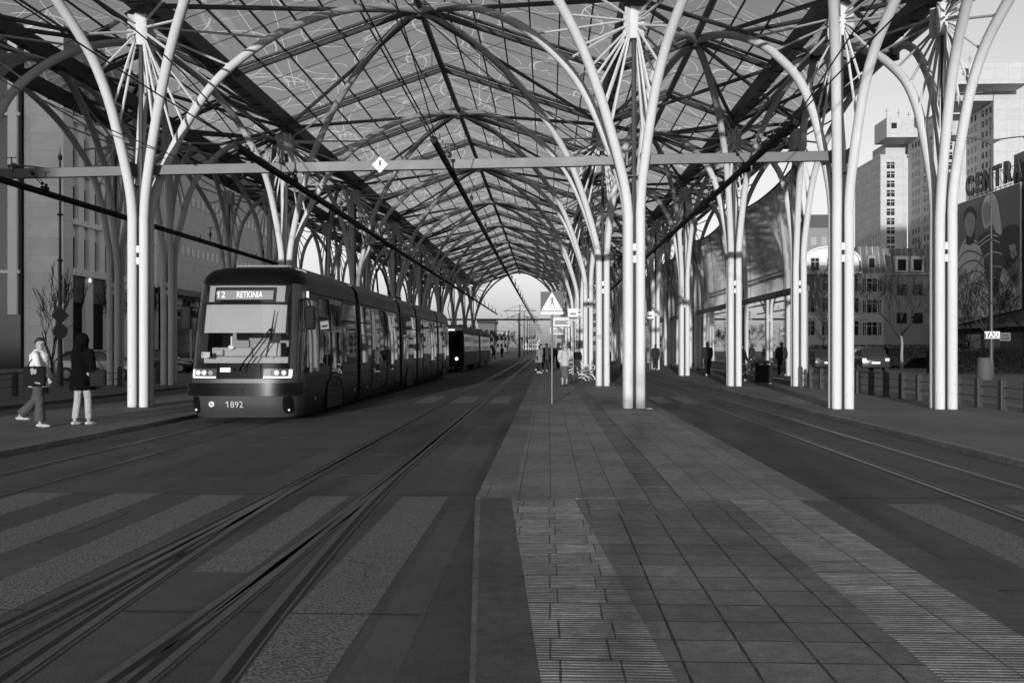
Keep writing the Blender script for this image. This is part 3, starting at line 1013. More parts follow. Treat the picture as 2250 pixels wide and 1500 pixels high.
b = MB(); patch(b, -0.88, -0.68, 1.40, 1.52, 0.0, 3, 2); b.build('window_card', mat('paper_card', 0.5, 0.7), tram)
text_mesh('card_number', '1', 0.10, INK, tram, (-0.80, 0.035, 1.46), (R(82), 0, 0))
# destination board
dp = MB()
patch(dp, -0.66, 0.66, 2.60, 2.91, 0.004, 12, 3)
dp.build('board_housing', GLOSS_BLACK, tram, smooth=True)
dd = MB(); patch(dd, -0.62, 0.60, 2.645, 2.845, 0.012, 12, 2)
disp = dd.build('destination_board', DISPLAY, tram)
tilt = R(90 - 12.5)
text_mesh('route_number', '12', 0.20, GLYPH, disp, (-0.52, fprof(2.745)[0] - 0.024, 2.745), (tilt, 0, 0), 0.002)
text_mesh('destination_text', 'RETKINIA', 0.20, GLYPH, disp, (0.10, fprof(2.745)[0] - 0.024, 2.745), (tilt, 0, 0), 0.002, sx=0.66)
gr = MB(); patch(gr, -0.80, -0.67, 2.60, 2.92, 0.003, 3, 3); patch(gr, 0.67, 0.84, 2.60, 2.92, 0.003, 3, 3); patch(gr, -0.80, .84, 2.915, 2.95, 0.003, 10, 1)
gr.build('board_surround', DASH, tram, smooth=True)
vs = MB(); patch(vs, -0.96, -0.50, 2.545, 2.58, 0.01, 6, 1); patch(vs, 0.36, 0.96, 2.545, 2.58, 0.01, 6, 1); vs.build('visor_strip', GLOSS_BLACK, tram)
# lamps
for s in (-1, 1):
    m = MB(); rows = []
    for j in range(9):
        z = 1.06 + (2.68 - 1.06) * j / 8
        rows.append([fsurf(s * (68 + 22 * i / 6), z, .012) for i in range(7)] + [(s * (fprof(z)[1] + .012), y_, z) for y_ in (1.3, 1.7, 2.04)])
    m.grid(rows); m.build('cab_window', WINDSCREEN_DK, tram, smooth=True)
for s in (-1, 1):
    h = MB()
    patch(h, s * 0.50, s * 1.06, 0.975, 1.17, 0.004, 8, 3)
    hl = h.build('headlight', mat('headlight_bowl', 0.12, 0.2, 0.6), tram, smooth=True)
    led = MB()
    patch(led, s * 0.50, s * 1.04, 0.975, 1.005, 0.014, 10, 1)
    patch(led, s * 1.00, s * 1.055, 1.0, 1.15, 0.014, 3, 4)
    led.build('daylight_strip', LAMP_ON, hl)
    for x in (0.62, 0.77, 0.91):
        l = MB()
        p = fsurf(th_of(s * x, 1.085), 1.085, 0.01)
        l.cyl((p[0], p[1] + .004, p[2]), 0.052, -0.022, 14, 'Y')
        l.build('lamp_lens', LAMP_DIM if x > .7 else mat('lamp_lens_clear', 0.5, 0.1, 0.5), hl, smooth=True)
    fg = MB()
    rows = []
    for j in range(9):
        z = 0.22 + 0.36 * j / 8
        hw = 0.10 * math.sqrt(max(0.0, 1 - ((j - 4) / 4.6) ** 4))
        rows.append([fsurf(th_of(s * (0.985 + q * hw), z), z, 0.006) for q in (-1, -.5, 0, .5, 1)])
    fg.grid(rows)
    fl = fg.build('fog_lamp', GLOSS_BLACK, tram, smooth=True)
    p = fsurf(th_of(s * 0.985, 0.29), 0.29, 0.02)
    MB().ell(p, (.025, .02, .025), 8, 6).build('fog_lamp_bulb', LAMP_DIM, fl)
text_mesh('fleet_number', '1892', 0.19, PALE_INK, tram, (-0.10, -0.012, 0.41), (R(90 + 7), 0, 0), 0.004)
em = MB(); em.cyl((-0.60, 0.03, 0.42), 0.062, -0.02, 20, 'Y'); eb = em.build('city_badge', PALE_INK, tram)
eb2 = MB(); eb2.prism([(-.62, .45), (-.575, .405), (-.585, .395), (-.63, .44)], 'Y', 0.004, 0.0098); eb2.build('badge_mark', PAINT_DK, eb)
pl = MB(); patch(pl, -0.42, -0.20, 1.10, 1.19, 0.008, 4, 1); pl.build('number_plate', WHITE_PLATE, tram)
pn = MB()
for x in (-.48, .44):
    pn.box(x, x + .008, -.012, .03, .97, 1.27)
pn.tube([(-.14, -.01, 1.20), (-.10, -.015, 1.10), (.12, -.015, 1.10), (.16, -.01, 1.20)], .012, 5)
pn.build('nose_hatch', BELLOW, tram)
wp = MB()
wp.tube([(-0.02, -0.02, 1.16), (0.62, .14, 2.02)], .016, 6)
wp.tube([(0.10, -0.02, 1.16), (0.66, .13, 1.97)], .012, 6)
wp.tube([(0.56, .02, 1.40), (0.645, .14, 1.98), (0.69, .22, 2.42)], [.012, .02, .008], 6)
wp.ell((0.63, .12, 1.99), (.035, .03, .035), 8, 5)
wp.ell((-.02, -.02, 1.15), (.05, .03, .04), 8, 5)
wp.build('wiper', BLACK, tram)
for s in (-1, 1):
    mr = MB()
    mr.tube(smooth_path([(s * 1.10, .75, 2.62), (s * 1.26, .62, 2.68), (s * 1.36, .56, 2.58), (s * 1.36, .56, 2.5)], 3), .018, 6)
    m_ = mr.build('mirror', GLOSS_BLACK, tram)
    MB().box(s * 1.36 - .11, s * 1.36 + .11, .50, .62, 2.0, 2.52).build('mirror_housing', BLACK, m_, bevel=.04)
mk = MB(); mk.box(1.165, 1.20, .98, 1.06, 2.72, 2.86); mk.build('marker_lamp', LAMP_DIM, tram)

def side_strip(mb, s, y0, y1, z0, z1, off, nz=4):
    rows = []
    for j in range(nz + 1):
        z = z0 + (z1 - z0) * j / nz
        rows.append([(s * side_prof(z, off), y0, z), (s * side_prof(z, off), y1, z)])
    mb.grid(rows)
    return mb
SECT = [(0.72, 6.30), (6.75, 13.65), (14.10, 17.75), (18.20, 24.80), (25.25, 29.9)]
for si, (ya, yb) in enumerate(SECT):
    b = MB()
    for s in (-1, 1):
        rows = []
        for z in (0.13, .32, .60, .95, 1.25, 1.7, 2.0, 2.35, 2.7, 2.98, 3.18, 3.31, 3.38):
            f, W = fprof(z)
            y0 = f + 0.72 if si == 0 else ya
            b.cur = 0
            rows.append([(s * W, y0, z), (s * W, yb, z)])
        b.grid(rows)
    W = fprof(3.38)[1]
    b.cur = 0
    y0 = fprof(3.38)[0] + .72 if si == 0 else ya
    b.quad((-W, y0, 3.38), (W, y0, 3.38), (W, yb, 3.38), (-W, yb, 3.38))
    b.quad((-1.1, ya + .3 if si == 0 else ya, .13), (1.1, ya + .3 if si == 0 else ya, .13), (1.1, yb, .13), (-1.1, yb, .13))
    for y in ((yb,) if si == 0 else (ya, yb)):
        pts = [(-fprof(z)[1], y, z) for z in (0.13, .32, .6, 1.25, 2.0, 2.7, 2.98, 3.18, 3.31, 3.38)]
        pts += [(-p[0], p[1], p[2]) for p in pts[::-1]]
        b.quad(*pts)
    body = b.build('body_section', PAINT_DK, tram, smooth=True)
    # roof fairing with equipment
    q = MB()
    ys = ya + (1.2 if si == 0 else 0.1)
    q.prism([(-.98, 3.22), (.98, 3.22), (.93, 3.40), (.70, 3.47), (-.70, 3.47), (-.93, 3.40)], 'Y', ys, yb - .1)
    q.build('roof_fairing', ROOF_PAINT, body, bevel=0.03)
    # glass band windows and doors
    spans = {0: [('w', 2.12, 3.1), ('d', 3.18, 4.5), ('w', 4.58, 6.15)],
             1: [('w', 6.9, 8.3), ('d', 8.38, 9.7), ('w', 9.78, 10.9), ('d', 10.98, 12.3), ('w', 12.38, 13.5)],
             2: [('w', 14.25, 15.9), ('w', 15.98, 17.6)],
             3: [('w', 18.35, 19.7), ('d', 19.78, 21.1), ('w', 21.18, 22.2), ('d', 22.28, 23.6), ('w', 23.68, 24.65)],
             4: [('w', 25.4, 26.7), ('d', 26.78, 28.1), ('w', 28.18, 29.7)]}[si]
    for s in (-1, 1):
        for kind, y0, y1 in spans:
            m = MB()
            if kind == 'w':
                cab = False
                side_strip(m, s, y0, y1, (1.05 if y0 < 1.5 else 1.18), 2.78, 0.010)
                wd = m.build('window', SIDE_GLASS, tram)
                if True:
                    bb = MB(); side_strip(bb, s, y0, y1, 2.30, 2.335, 0.018, 1); bb.build('transom_bar', BLACK, wd)
            else:
                side_strip(m, s, y0, y1, 0.36, 2.80, 0.012)
                dr = m.build('door', GLOSS_BLACK, tram)
                ym = (y0 + y1) / 2
                for a, c in ((y0 + .06, ym - .03), (ym + .03, y1 - .06)):
                    w_ = MB(); side_strip(w_, s, a, c, .55, 2.68, 0.02); w_.build('door_window', SIDE_GLASS, dr)
        t_ = MB()
        side_strip(t_, s, ya if si else 1.2, yb, 2.84, 2.87, 0.012, 1)
        side_strip(t_, s, ya if si else 1.2, yb, 0.93, 0.95, 0.012, 1)
        t_.build('trim_line', BLACK, body)
        rf = MB()
        for y in (ya + 1.0, (ya + yb) / 2, yb - .3):
            rf.box(s * side_prof(.45) - .012, s * side_prof(.45) + .018, y - .03, y + .03, .43, .48)
        rf.build('side_reflector', mat('amber_reflector', 0.5, 0.2), body)
    if si in (0, 2, 4):
        yc = {0: 3.55, 2: 15.9, 4: 27.6}[si]
        for s in (-1, 1):
            arch = MB()
            out = []
            for k in range(17):
                a = math.pi * k / 16
                out.append((yc - 0.85 * math.copysign(abs(math.cos(a)) ** .6, math.cos(a)), .16 + .72 * math.sin(a) ** .6 if 0 < k < 16 else .16))
            X = side_prof(.5)
            vs = [(s * (X + .022), p[0], p[1]) for p in out]
            arch.add(vs, [tuple(range(len(vs)))])
            ac = arch.build('wheel_cover', PAINT_DK, tram)
            rim = MB(); rim.tube([(s * (X + .022), p[0], p[1]) for p in out], .018, 5, cap=False); rim.build('cover_rim', BLACK, ac)
            sl = MB()
            for z in (.3, .42, .54, .66):
                sl.box(s * (X + .022) - .004, s * (X + .022) + .012, yc - .55, yc + .55, z, z + .02)
            sl.build('cover_vent', BLACK, ac)
            wh = MB()
            for dy in (-.45, .45):
                wh.cyl((s * .62, yc + dy, .27), .27, s * .1, 20, 'X')
            wh.build('wheel', DARK_STEEL, tram, smooth=True)
for (ya, yb) in ((6.30, 6.75), (13.65, 14.10), (17.75, 18.20), (24.80, 25.25)):
    m = MB()
    n = 8
    for k in range(n):
        y0 = ya + (yb - ya) * k / n
        s_ = 0.97 if k % 2 else 1.0
        m.prism([(-1.1 * s_, .3), (1.1 * s_, .3), (1.12 * s_, 2.8), (.95 * s_, 3.2), (-.95 * s_, 3.2), (-1.12 * s_, 2.8)], 'Y', y0, ya + (yb - ya) * (k + 1) / n - .002)
    m.build('bellows', BELLOW, tram)
ac_ = MB(); ac_.box(-.55, .58, 1.55, 2.5, 3.44, 3.475); ac_.box(-.58, .61, 1.50, 1.54, 3.455, 3.485)
ac_.build('roof_unit', FRAME_TOP, tram, bevel=.015)
pg = MB()
yb = 16.6
pg.box(-.6, .6, yb - .5, yb + .9, 3.47, 3.60)
pg.tube([(-.25, yb + .5, 3.6), (-.12, yb - .7, 4.6), (0, yb - .65, 4.62)], .04, 6); pg.tube([(.25, yb + .5, 3.6), (.12, yb - .7, 4.6)], .04, 6)
pg.tube([(-.12, yb - .7, 4.6), (-.4, yb + .3, 5.66)], .025, 6); pg.tube([(.12, yb - .7, 4.6), (.4, yb + .3, 5.66)], .025, 6)
pg.tube(smooth_path([(-.85, yb + .3, 5.5), (-.6, yb + .3, 5.68), (.6, yb + .3, 5.68), (.85, yb + .3, 5.5)], 3), .035, 6)
pg.tube([(-.55, yb + .5, 5.66), (.55, yb + .5, 5.66)], .03, 6)
pg.build('pantograph', BLACK, tram)

# ------------------------------------------------------------------ older tram and its trailer
OLD_GLASS = mat('old_tram_glass', 0.008, 0.05, 0, 0.4, 0.6, spec=0.2)
OLD_DK = mat('old_tram_upper', 0.010, 0.5, 0, 0.15, 1.0, spec=0.1)
OLD_LT = mat('old_tram_lower', 0.025, 0.5, 0, 0.15, 1.0, spec=0.15)
def old_tram(y, L, label, lamp):
    t = thing('tram', label, 'tram', (-6.5, y, ZS), group='older boxy trams coupled behind the front tram')
    pr = [(-1.15, .35), (1.15, .35), (1.18, 1.2), (1.12, 2.75), (.95, 2.98), (-.95, 2.98), (-1.12, 2.75), (-1.18, 1.2)]
    MB().prism(pr, 'Y', 0, L).build('body', OLD_DK, t, bevel=.05)
    for s in (-1, 1):
        m = MB(); m.box(s * 1.155, s * 1.195, 0.15, L - .15, .5, 1.22); m.build('lower_panel', OLD_LT, t)
        y0 = .5
        while y0 < L - 1.1:
            m = MB()
            m.add([(s * 1.19, y0, 1.35), (s * 1.19, y0 + .95, 1.35), (s * 1.145, y0 + .95, 2.45), (s * 1.145, y0, 2.45)], [(0, 1, 2, 3)])
            m.build('window', OLD_GLASS, t)
            y0 += 1.1
        for yy in (2.4, L - 2.4):
            m = MB(); m.cyl((s * .9, yy - .8, .33), .33, s * .15, 18, 'X'); m.build('wheel', DARK_STEEL, t, smooth=True)
            m = MB(); m.cyl((s * .9, yy + .8, .33), .33, s * .15, 18, 'X'); m.build('wheel', DARK_STEEL, t, smooth=True)
    m = MB(); m.box(-.95, .95, -.02, .03, 1.3, 2.35); m.build('front_window', SIDE_GLASS, t)
    m = MB(); m.box(-.6, .6, -.03, .03, 2.45, 2.75); m.build('front_board', GLOSS_BLACK, t)
    m = MB(); m.box(-1.17, 1.17, -.06, .06, .42, .62); m.build('bumper', BLACK, t)
    for s in (-1, 1):
        m = MB(); m.cyl((s * .72, .0, .88), .10, -.05, 14, 'Y'); m.build('headlight', LAMP_ON if lamp and s > 0 else DASH, t)
    m = MB(); m.box(-.7, .7, L * .3, L * .6, 2.98, 3.12); m.build('roof_box', BELLOW, t)
    if lamp:
        m = MB()
        yb = 4.0
        m.tube([(0, yb, 3.0), (-.2, yb - .8, 4.2), (0, yb + .2, 5.6)], .03, 6); m.tube([(-.7, yb + .2, 5.62), (.7, yb + .2, 5.62)], .03, 6)
        m.build('pantograph', BLACK, t)
    return t
old_tram(57.5, 13.2, 'older boxy dark tram with one lit lamp right behind the front tram', True)
old_tram(71.4, 12.6, 'trailer car coupled to the older boxy dark tram', False)

# ------------------------------------------------------------------ people
def remeshed(mb, name, m, parent, voxel=0.014, sm=6):
    o = mb.build(name, m, None, fixn=True)
    rm = o.modifiers.new('r', 'REMESH'); rm.mode = 'VOXEL'; rm.voxel_size = voxel
    s = o.modifiers.new('s', 'SMOOTH'); s.iterations = sm; s.factor = 0.5
    dg = bpy.context.evaluated_depsgraph_get()
    me = bpy.data.meshes.new_from_object(o.evaluated_get(dg))
    bpy.data.objects.remove(o)
    me.name = name
    me.polygons.foreach_set('use_smooth', [True] * len(me.polygons))
    if not me.materials: me.materials.append(m)
    n = bpy.data.objects.new(name, me)
    COL.objects.link(n)
    if parent: n.parent = parent
    return n
CLOTH = {}
def cloth(v):
    if v not in CLOTH:
        CLOTH[v] = mat('cloth_%02d' % int(v * 100), v, 0.9, 0, 0.3, 6, bump=1.0, bscale=9, spec=0.08)
        CLOTH[v].node_tree.nodes['Bump'].inputs['Distance'].default_value = 0.05
    return CLOTH[v]
HAIR = mat('dark_hair', 0.015, 0.6, 0, 0.3, 20)
FAIR = mat('fair_hair', 0.25, 0.6, 0, 0.3, 20)

def person(label, loc, rz, H=1.70, legs=((.25, .1), (-.2, -.55)), arms=((.25, .5), (-.2, .1)), head=0.0, top=0.3, coat_len=0.78, bottom=0.08,
           skirt=False, hair='short', hairm=None, shoe=0.4, near=False, group=None, coat_w=1.0, flare=0.0, lean=0.0, wide=1.0, leg_w=1.0):
    k = H / 1.70
    hz = lambda z: z
    vx = 0.010 if near else 0.022
    C = []
    def dr(a): return Vector((0, -math.sin(a), -math.cos(a)))
    off = lambda z: Vector((0, -lean * max(0, z - .9), 0))
    hips = [Vector((s * .088, 0, .90)) for s in (-1, 1)]
    J = []
    for hp, (a, bb) in zip(hips, legs):
        kn = hp + dr(a) * .42
        an = kn + dr(bb) * .41
        J.append([hp, kn, an])
    low = min(j[2].z for j in J) - .075
    for j in J:
        for q in range(3): j[q] = j[q] - Vector((0, 0, low))
    dz = -low
    up = lambda x, y, z: Vector((x, y, z + dz)) + off(z)
    A = []
    for s, (a, f) in zip((-1, 1), arms):
        sh = up(s * .175, .01, 1.385)
        el = sh + (dr(a) + Vector((s * .18, 0, 0))).normalized() * .27
        wr = el + (dr(f) + Vector((-s * .05, 0, 0))).normalized() * .235
        A.append([sh, el, wr, (dr(f)).normalized()])
    hc = up(0, -.015, 1.575)
    ch, shh = math.cos(head), math.sin(head)
    def hp(x, y, z): return hc + Vector((x * ch - y * shh, x * shh + y * ch, z))
    b = MB()
    b.tube([up(0, 0, .86), up(0, 0, .95), up(0, .005, 1.08), up(0, .0, 1.22), up(0, .0, 1.36), up(0, .005, 1.43), up(0, 0, 1.50)], [.12, .135, .115, .13, .135, .08, .052], 14, sx=1.15 * wide, sy=.78)
    b.tube([up(0, .01, 1.42), up(0, -.005, 1.54)], .052, 10)
    h = hp(0, 0, 0)
    b.ell(h + Vector((0, 0, .02)), (.074, .09, .105), 14, 10)
    j_ = hp(0, -.03, -.06); b.ell(j_, (.052, .055, .055), 10, 8)
    n_ = hp(0, -.092, -.005); b.ell(n_, (.013, .016, .022), 8, 6)
    for s in (-1, 1):
        e = hp(s * .074, .01, 0); b.ell(e, (.012, .02, .03), 8, 6)
    for j in J:
        b.tube([j[0] + Vector((0, 0, .06)), j[0], j[0].lerp(j[1], .5), j[1], j[1].lerp(j[2], .35), j[2]], [.085, .085, .075, .053, .055, .036], 10)
        b.tube([j[2], j[2] + Vector((0, .02, -.04)), j[2] + Vector((0, -.13, -.055))], [.036, .04, .03], 8)
    for s, (sh, el, wr, fd) in zip((-1, 1), A):
        b.tube([up(s * .10, 0, 1.39), sh, sh.lerp(el, .5), el, el.lerp(wr, .4), wr], [.06, .052, .044, .036, .036, .024], 9)
        pc = wr + fd * .05
        b.ell(pc, (.022, .04, .05), 8, 6)
        side = Vector((0, fd.z, -fd.y))
        for q in range(4):
            o0 = wr + fd * .08 + side * ((q - 1.5) * .019)
            b.tube([o0 - fd * .03, o0 + fd * (.03 + .008 * (q in (1, 2))), o0 + fd * .055 + Vector((-s * .012, 0, 0))], [.010, .010, .008], 6)
        th = wr + fd * .03 + side * -.035
        b.tube([wr + fd * .02, th, th + fd * .04 + side * -.012], [.013, .011, .009], 6)
    body = remeshed(b, 'person', SKIN, None, vx if near else .018, 3)
    body.location = loc; body.rotation_euler = (0, 0, rz); body.scale = (k, k, k)
    tag(body, label, 'person', group)
    # trousers or skirt
    t = MB()
    if skirt:
        t.tube([up(0, 0, 1.0), up(0, 0, .9), up(0, 0, .65), up(0, -.01, .42), up(0, -.01, .34)], [.155, .18, .19, .21, .20], 14, sx=1.1, sy=.85)
        remeshed(t, 'skirt', cloth(bottom), body, .018, 3)
    else:
        for j in J:
            ext = j[1].lerp(j[2], .9)
            w_ = leg_w
            t.tube([j[0] + Vector((0, 0, .1)), j[0], j[0].lerp(j[1], .5), j[1], j[1].lerp(j[2], .5), ext], [.105, .105 * w_, .095 * w_, .078 * w_, .078 * w_ + flare * .4, .072 * w_ + flare], 12)
        t.ell(up(0, .02, .93), (.165, .125, .12), 12, 8)
        remeshed(t, 'trousers', cloth(bottom), body, .016 if near else .022, 3)
    # upper garment with sleeves
    t = MB()
    w_ = coat_w
    t.tube([up(0, .0, coat_len), up(0, 0, coat_len + .12), up(0, .0, 1.08), up(0, 0, 1.24), up(0, .0, 1.38), up(0, .008, 1.45), up(0, .005, 1.48)],
           [.195 * w_, .19 * w_, .165 * w_, .17 * w_, .162, .10, .068], 16, sx=1.12 * wide, sy=.84)
    for s, (sh, el, wr, fd) in zip((-1, 1), A):
        t.tube([up(s * .09, 0, 1.385), sh, sh.lerp(el, .5), el, el.lerp(wr, .5), wr], [.075, .075 * w_, .072 * w_, .062 * w_, .058 * w_, .046 * w_], 10)
    remeshed(t, 'coat' if coat_len < .85 else 'jacket', cloth(top), body, .016 if near else .022, 4)
    hm = hairm or HAIR
    t = MB()
    t.ell(hp(0, .016, .052), (.086, .098, .092), 12, 8); t.ell(hp(0, .05, -.01), (.084, .062, .10), 10, 7); t.ell(hp(.062, .0, .03), (.026, .05, .06), 8, 6); t.ell(hp(-.062, .0, .03), (.026, .05, .06), 8, 6)
    if hair == 'bun':
        t.ell(hp(0, .10, .02), (.04, .04, .05), 8, 6)
    if hair == 'long':
        t.tube([hp(0, .03, .06), hp(0, .07, -.05), hp(0, .075, -.2), hp(0, .07, -.36)], [.08, .10, .12, .09], 12, sx=1.1, sy=.6)
    if hair == 'hood':
        t.ell(hp(0, .03, .03), (.12, .13, .15), 12, 8)
        t.tube([hp(0, .04, .0), hp(0, .07, -.18), hp(0, .07, -.36)], [.12, .16, .12], 12, sx=1.1, sy=.7)
    remeshed(t, 'hair', hm, body, .012 if near else .02, 3)
    for j in J:
        t = MB()
        a = j[2]
        t.tube([a + Vector((0, .045, -.035)), a + Vector((0, -.02, -.04)), a + Vector((0, -.12, -.05)), a + Vector((0, -.165, -.055))], [.038, .044, .038, .02], 10, sx=1.05, sy=.8)
        t.ell(a + Vector((0, .045, -.037)), (.038, .03, .031), 10, 6); t.ell(a + Vector((0, -.155, -.053)), (.03, .035, .02), 10, 6)
        t.build('shoe', cloth(shoe), body, smooth=True)
    if near:
        for s in (-1, 1):
            e = hp(s * .03, -.078, .015)
            MB().ell(e, (.013, .01, .007), 8, 6).build('eye', INK, body)
            e = hp(s * .03, -.082, .035)
            MB().ell(e, (.018, .008, .004), 8, 4).build('eyebrow', HAIR, body)
        MB().ell(hp(0, -.082, -.052), (.022, .008, .006), 8, 4).build('mouth', mat('lips', .2, .5), body)
    return body

w1 = person('person in loose white shirt and flared jeans walking with head turned to the street', (-9.87, 17.3, 0.0), R(98), 1.72,
            legs=((.10, .02), (-.28, -.75)), arms=((.35, .62), (.15, .5)), head=R(-62), top=.62, coat_len=.76, bottom=.07, hair='bun', shoe=.45, near=True, coat_w=.94, flare=.03)
w2 = person('person seen from behind in long black coat with long black hair and pale trousers', (-9.24, 17.75, 0.0), R(158), 1.78,
            legs=((.10, .04), (-.10, -.16)), arms=((.1, .25), (.1, .3)), top=.004, coat_len=.66, bottom=.34, hair='hood', hairm=cloth(.004), shoe=.5, near=True, coat_w=1.2, flare=.0, leg_w=.86)
bag = thing('shoulder_bag', 'black tote bag with pale print on the white-shirted person\'s shoulder', 'bag', (-9.80, 17.02, 0.72), R(6))
MB().box(-.20, .20, -.05, .05, .08, .46).build('bag_body', cloth(.012), bag, bevel=.03)
st = MB(); st.tube(smooth_path([(-.12, -.03, .44), (-.10, .03, .54), (-.06, .13, .64), (-.03, .24, .68)], 3), .012, 6); st.build('strap', cloth(.012), bag)
pr = MB()
pr.prism([(-.05, .37), (-.06, .41), (-.02, .43), (.01, .40), (.05, .41), (.06, .35), (.03, .30), (.0, .33), (-.03, .29), (-.05, .33)], 'Y', -.054, -.0505)
pr.prism([(.02, .14), (.13, .12), (.12, .15), (.03, .165)], 'Y', -.054, -.0505)
pr.build('printed_motif', cloth(.30), bag)
bag2 = thing('handbag', 'dark handbag hanging beside the long black coat', 'bag', (-8.93, 17.75, 0.72), R(20))
MB().box(-.15, .15, -.08, .08, .04, .38).build('bag_body', cloth(.02), bag2, bevel=.05)
st = MB(); st.tube(smooth_path([(-.12, 0, .38), (-.14, -.02, .58), (-.18, 0, .70)], 3), .012, 6); st.tube(smooth_path([(.10, 0, .38), (-.04, -.02, .6), (-.18, 0, .70)], 3), .012, 6); st.build('strap', cloth(.02), bag2)

person('person in pale jacket and long grey skirt walking along the island platform', (0.66, 36.0, 0), R(4), 1.68, legs=((.15, .0), (-.1, -.3)), arms=((-.1, .9), (.2, 1.6)), top=.42, coat_len=.80, bottom=.10, skirt=True, hair='long', hairm=FAIR, shoe=.05, coat_w=1.2)
G = 'people waiting on the island platform'
person('person in grey coat with white shoes leaning over the platform edge', (-0.55, 54.0, 0), R(60), 1.70, legs=((.2, .1), (-.1, -.15)), top=.20, coat_len=.62, bottom=.02, hair='long', shoe=.6, group=G, lean=.25, coat_w=1.15)
person('person in black waiting at the platform edge behind the grey-coated one', (-0.45, 57.5, 0), R(100), 1.75, top=.02, coat_len=.7, bottom=.02, group=G)
person('person in dark jacket with pale panel standing behind the crossing sign pole', (-0.08, 55.5, 0), R(200), 1.78, top=.05, coat_len=.75, bottom=.03, group=G)
person('person in dark clothes half hidden by the crossing sign pole', (0.25, 60.0, 0), R(20), 1.72, top=.03, bottom=.04, group=G)
person('person in dark hooded coat beyond the pale jacket', (0.72, 63.0, 0), R(10), 1.76, top=.04, coat_len=.62, bottom=.03, hair='hood', hairm=cloth(.03), group=G)
person('person in black sitting place beside the farther white bench', (1.62, 50.2, 0), R(-30), 1.5, top=.012, coat_len=.6, bottom=.02, group=G, coat_w=1.3)
person('person in dark coat standing between the island columns', (2.95, 47.0, 0), R(150), 1.72, top=.03, coat_len=.6, bottom=.04, group=G)
person('person in dark grey jacket beyond the first island column', (3.1, 52.0, 0), R(10), 1.66, top=.07, coat_len=.75, bottom=.03, group=G)
person('person in pale jacket far beyond the track with kerb', (7.6, 64.0, 0), R(5), 1.7, top=.25, coat_len=.8, bottom=.08, group='people far along the pavement with glass wall')
person('person in black jacket far along the pavement with glass wall', (7.05, 60.0, 0), R(170), 1.74, top=.03, coat_len=.75, bottom=.03, group='people far along the pavement with glass wall')
person('person in dark jacket walking away beside the glass wall', (8.25, 47.5, 0), R(178), 1.80, legs=((.22, .1), (-.2, -.5)), top=.025, coat_len=.80, bottom=.012, group='people far along the pavement with glass wall', coat_w=1.15)
person('person in black behind column near the dark litter bin', (8.75, 41.6, 0), R(120), 1.72, top=.012, coat_len=.6, bottom=.012)
for i, (x, y, v, lb) in enumerate(((-7.6, 112, .02, 'person in black crossing beyond the trailer car'), (-6.9, 116, .06, 'person in dark grey far beyond the trailer car'), (-6.1, 121, .03, 'person in dark clothes farthest beyond the trailer car'), (-8.4, 118, .10, 'person in grey far beyond the trailer car'))):
    person(lb, (x, y, ZS), R(90 * i + 30), 1.72, top=v, bottom=.03, group='people crossing far down the street')

# ------------------------------------------------------------------ signs and platform furniture
GREY_POLE = mat('galvanised_pole', 0.12, 0.4, 0.6, 0.2, 2)
SIGN_GREY = mat('sign_blue_as_grey', 0.13, 0.7, 0, 0.05, spec=0.05)
SIGN_WHITE = mat('sign_white', 0.92, 0.4, 0, 0.03)
cs = thing('crossing_sign', 'pedestrian crossing sign with walking figure in white triangle on a slim pole', 'sign', (0.11, 24.8, 0))
MB().cyl((0, 0, 0), .032, 3.08, 12).build('pole', GREY_POLE, cs, smooth=True)
pb = MB(); pb.box(-.31, .31, -.06, -.035, 2.43, 3.05); plate = pb.build('plate', SIGN_GREY, cs, bevel=.008)
pb = MB(); pb.box(-.30, .30, -.064, -.0605, 2.435, 2.50); pb.build('lower_band', SIGN_WHITE, plate)
tb = MB(); tb.prism([(-.285, 2.535), (.285, 2.535), (0, 3.03)], 'Y', -.066, -.061); tri = tb.build('white_triangle', SIGN_WHITE, plate)
fb = MB()
Yf = (-.070, -.0665)
fb.prism([(.022 * math.cos(a), 2.925 + .024 * math.sin(a)) for a in [k * math.pi / 6 for k in range(12)]], 'Y', *Yf)
for poly in ([(-.025, 2.88), (.03, 2.89), (.04, 2.76), (-.02, 2.76)], [(-.02, 2.77), (.015, 2.76), (-.05, 2.60), (-.085, 2.58), (-.07, 2.62)], [(.0, 2.77), (.04, 2.77), (.07, 2.67), (.09, 2.575), (.06, 2.575), (.035, 2.67)],
             [(-.025, 2.88), (-.01, 2.86), (-.07, 2.79), (-.09, 2.72), (-.105, 2.73), (-.085, 2.80)], [(.03, 2.885), (.065, 2.83), (.085, 2.76), (.07, 2.755), (.05, 2.82), (.02, 2.86)]):
    fb.prism(poly, 'Y', *Yf)
fb.build('walking_figure', mat('sign_figure', 0.06, 0.5), tri)
zb = MB()
for x in (-.21, -.13, .0, .12, .2): zb.prism([(x - .03, 2.552), (x + .03, 2.552), (x + .025, 2.568), (x - .025, 2.568)], 'Y', *Yf)
zb.build('stripe_marks', SIGN_GREY, tri)

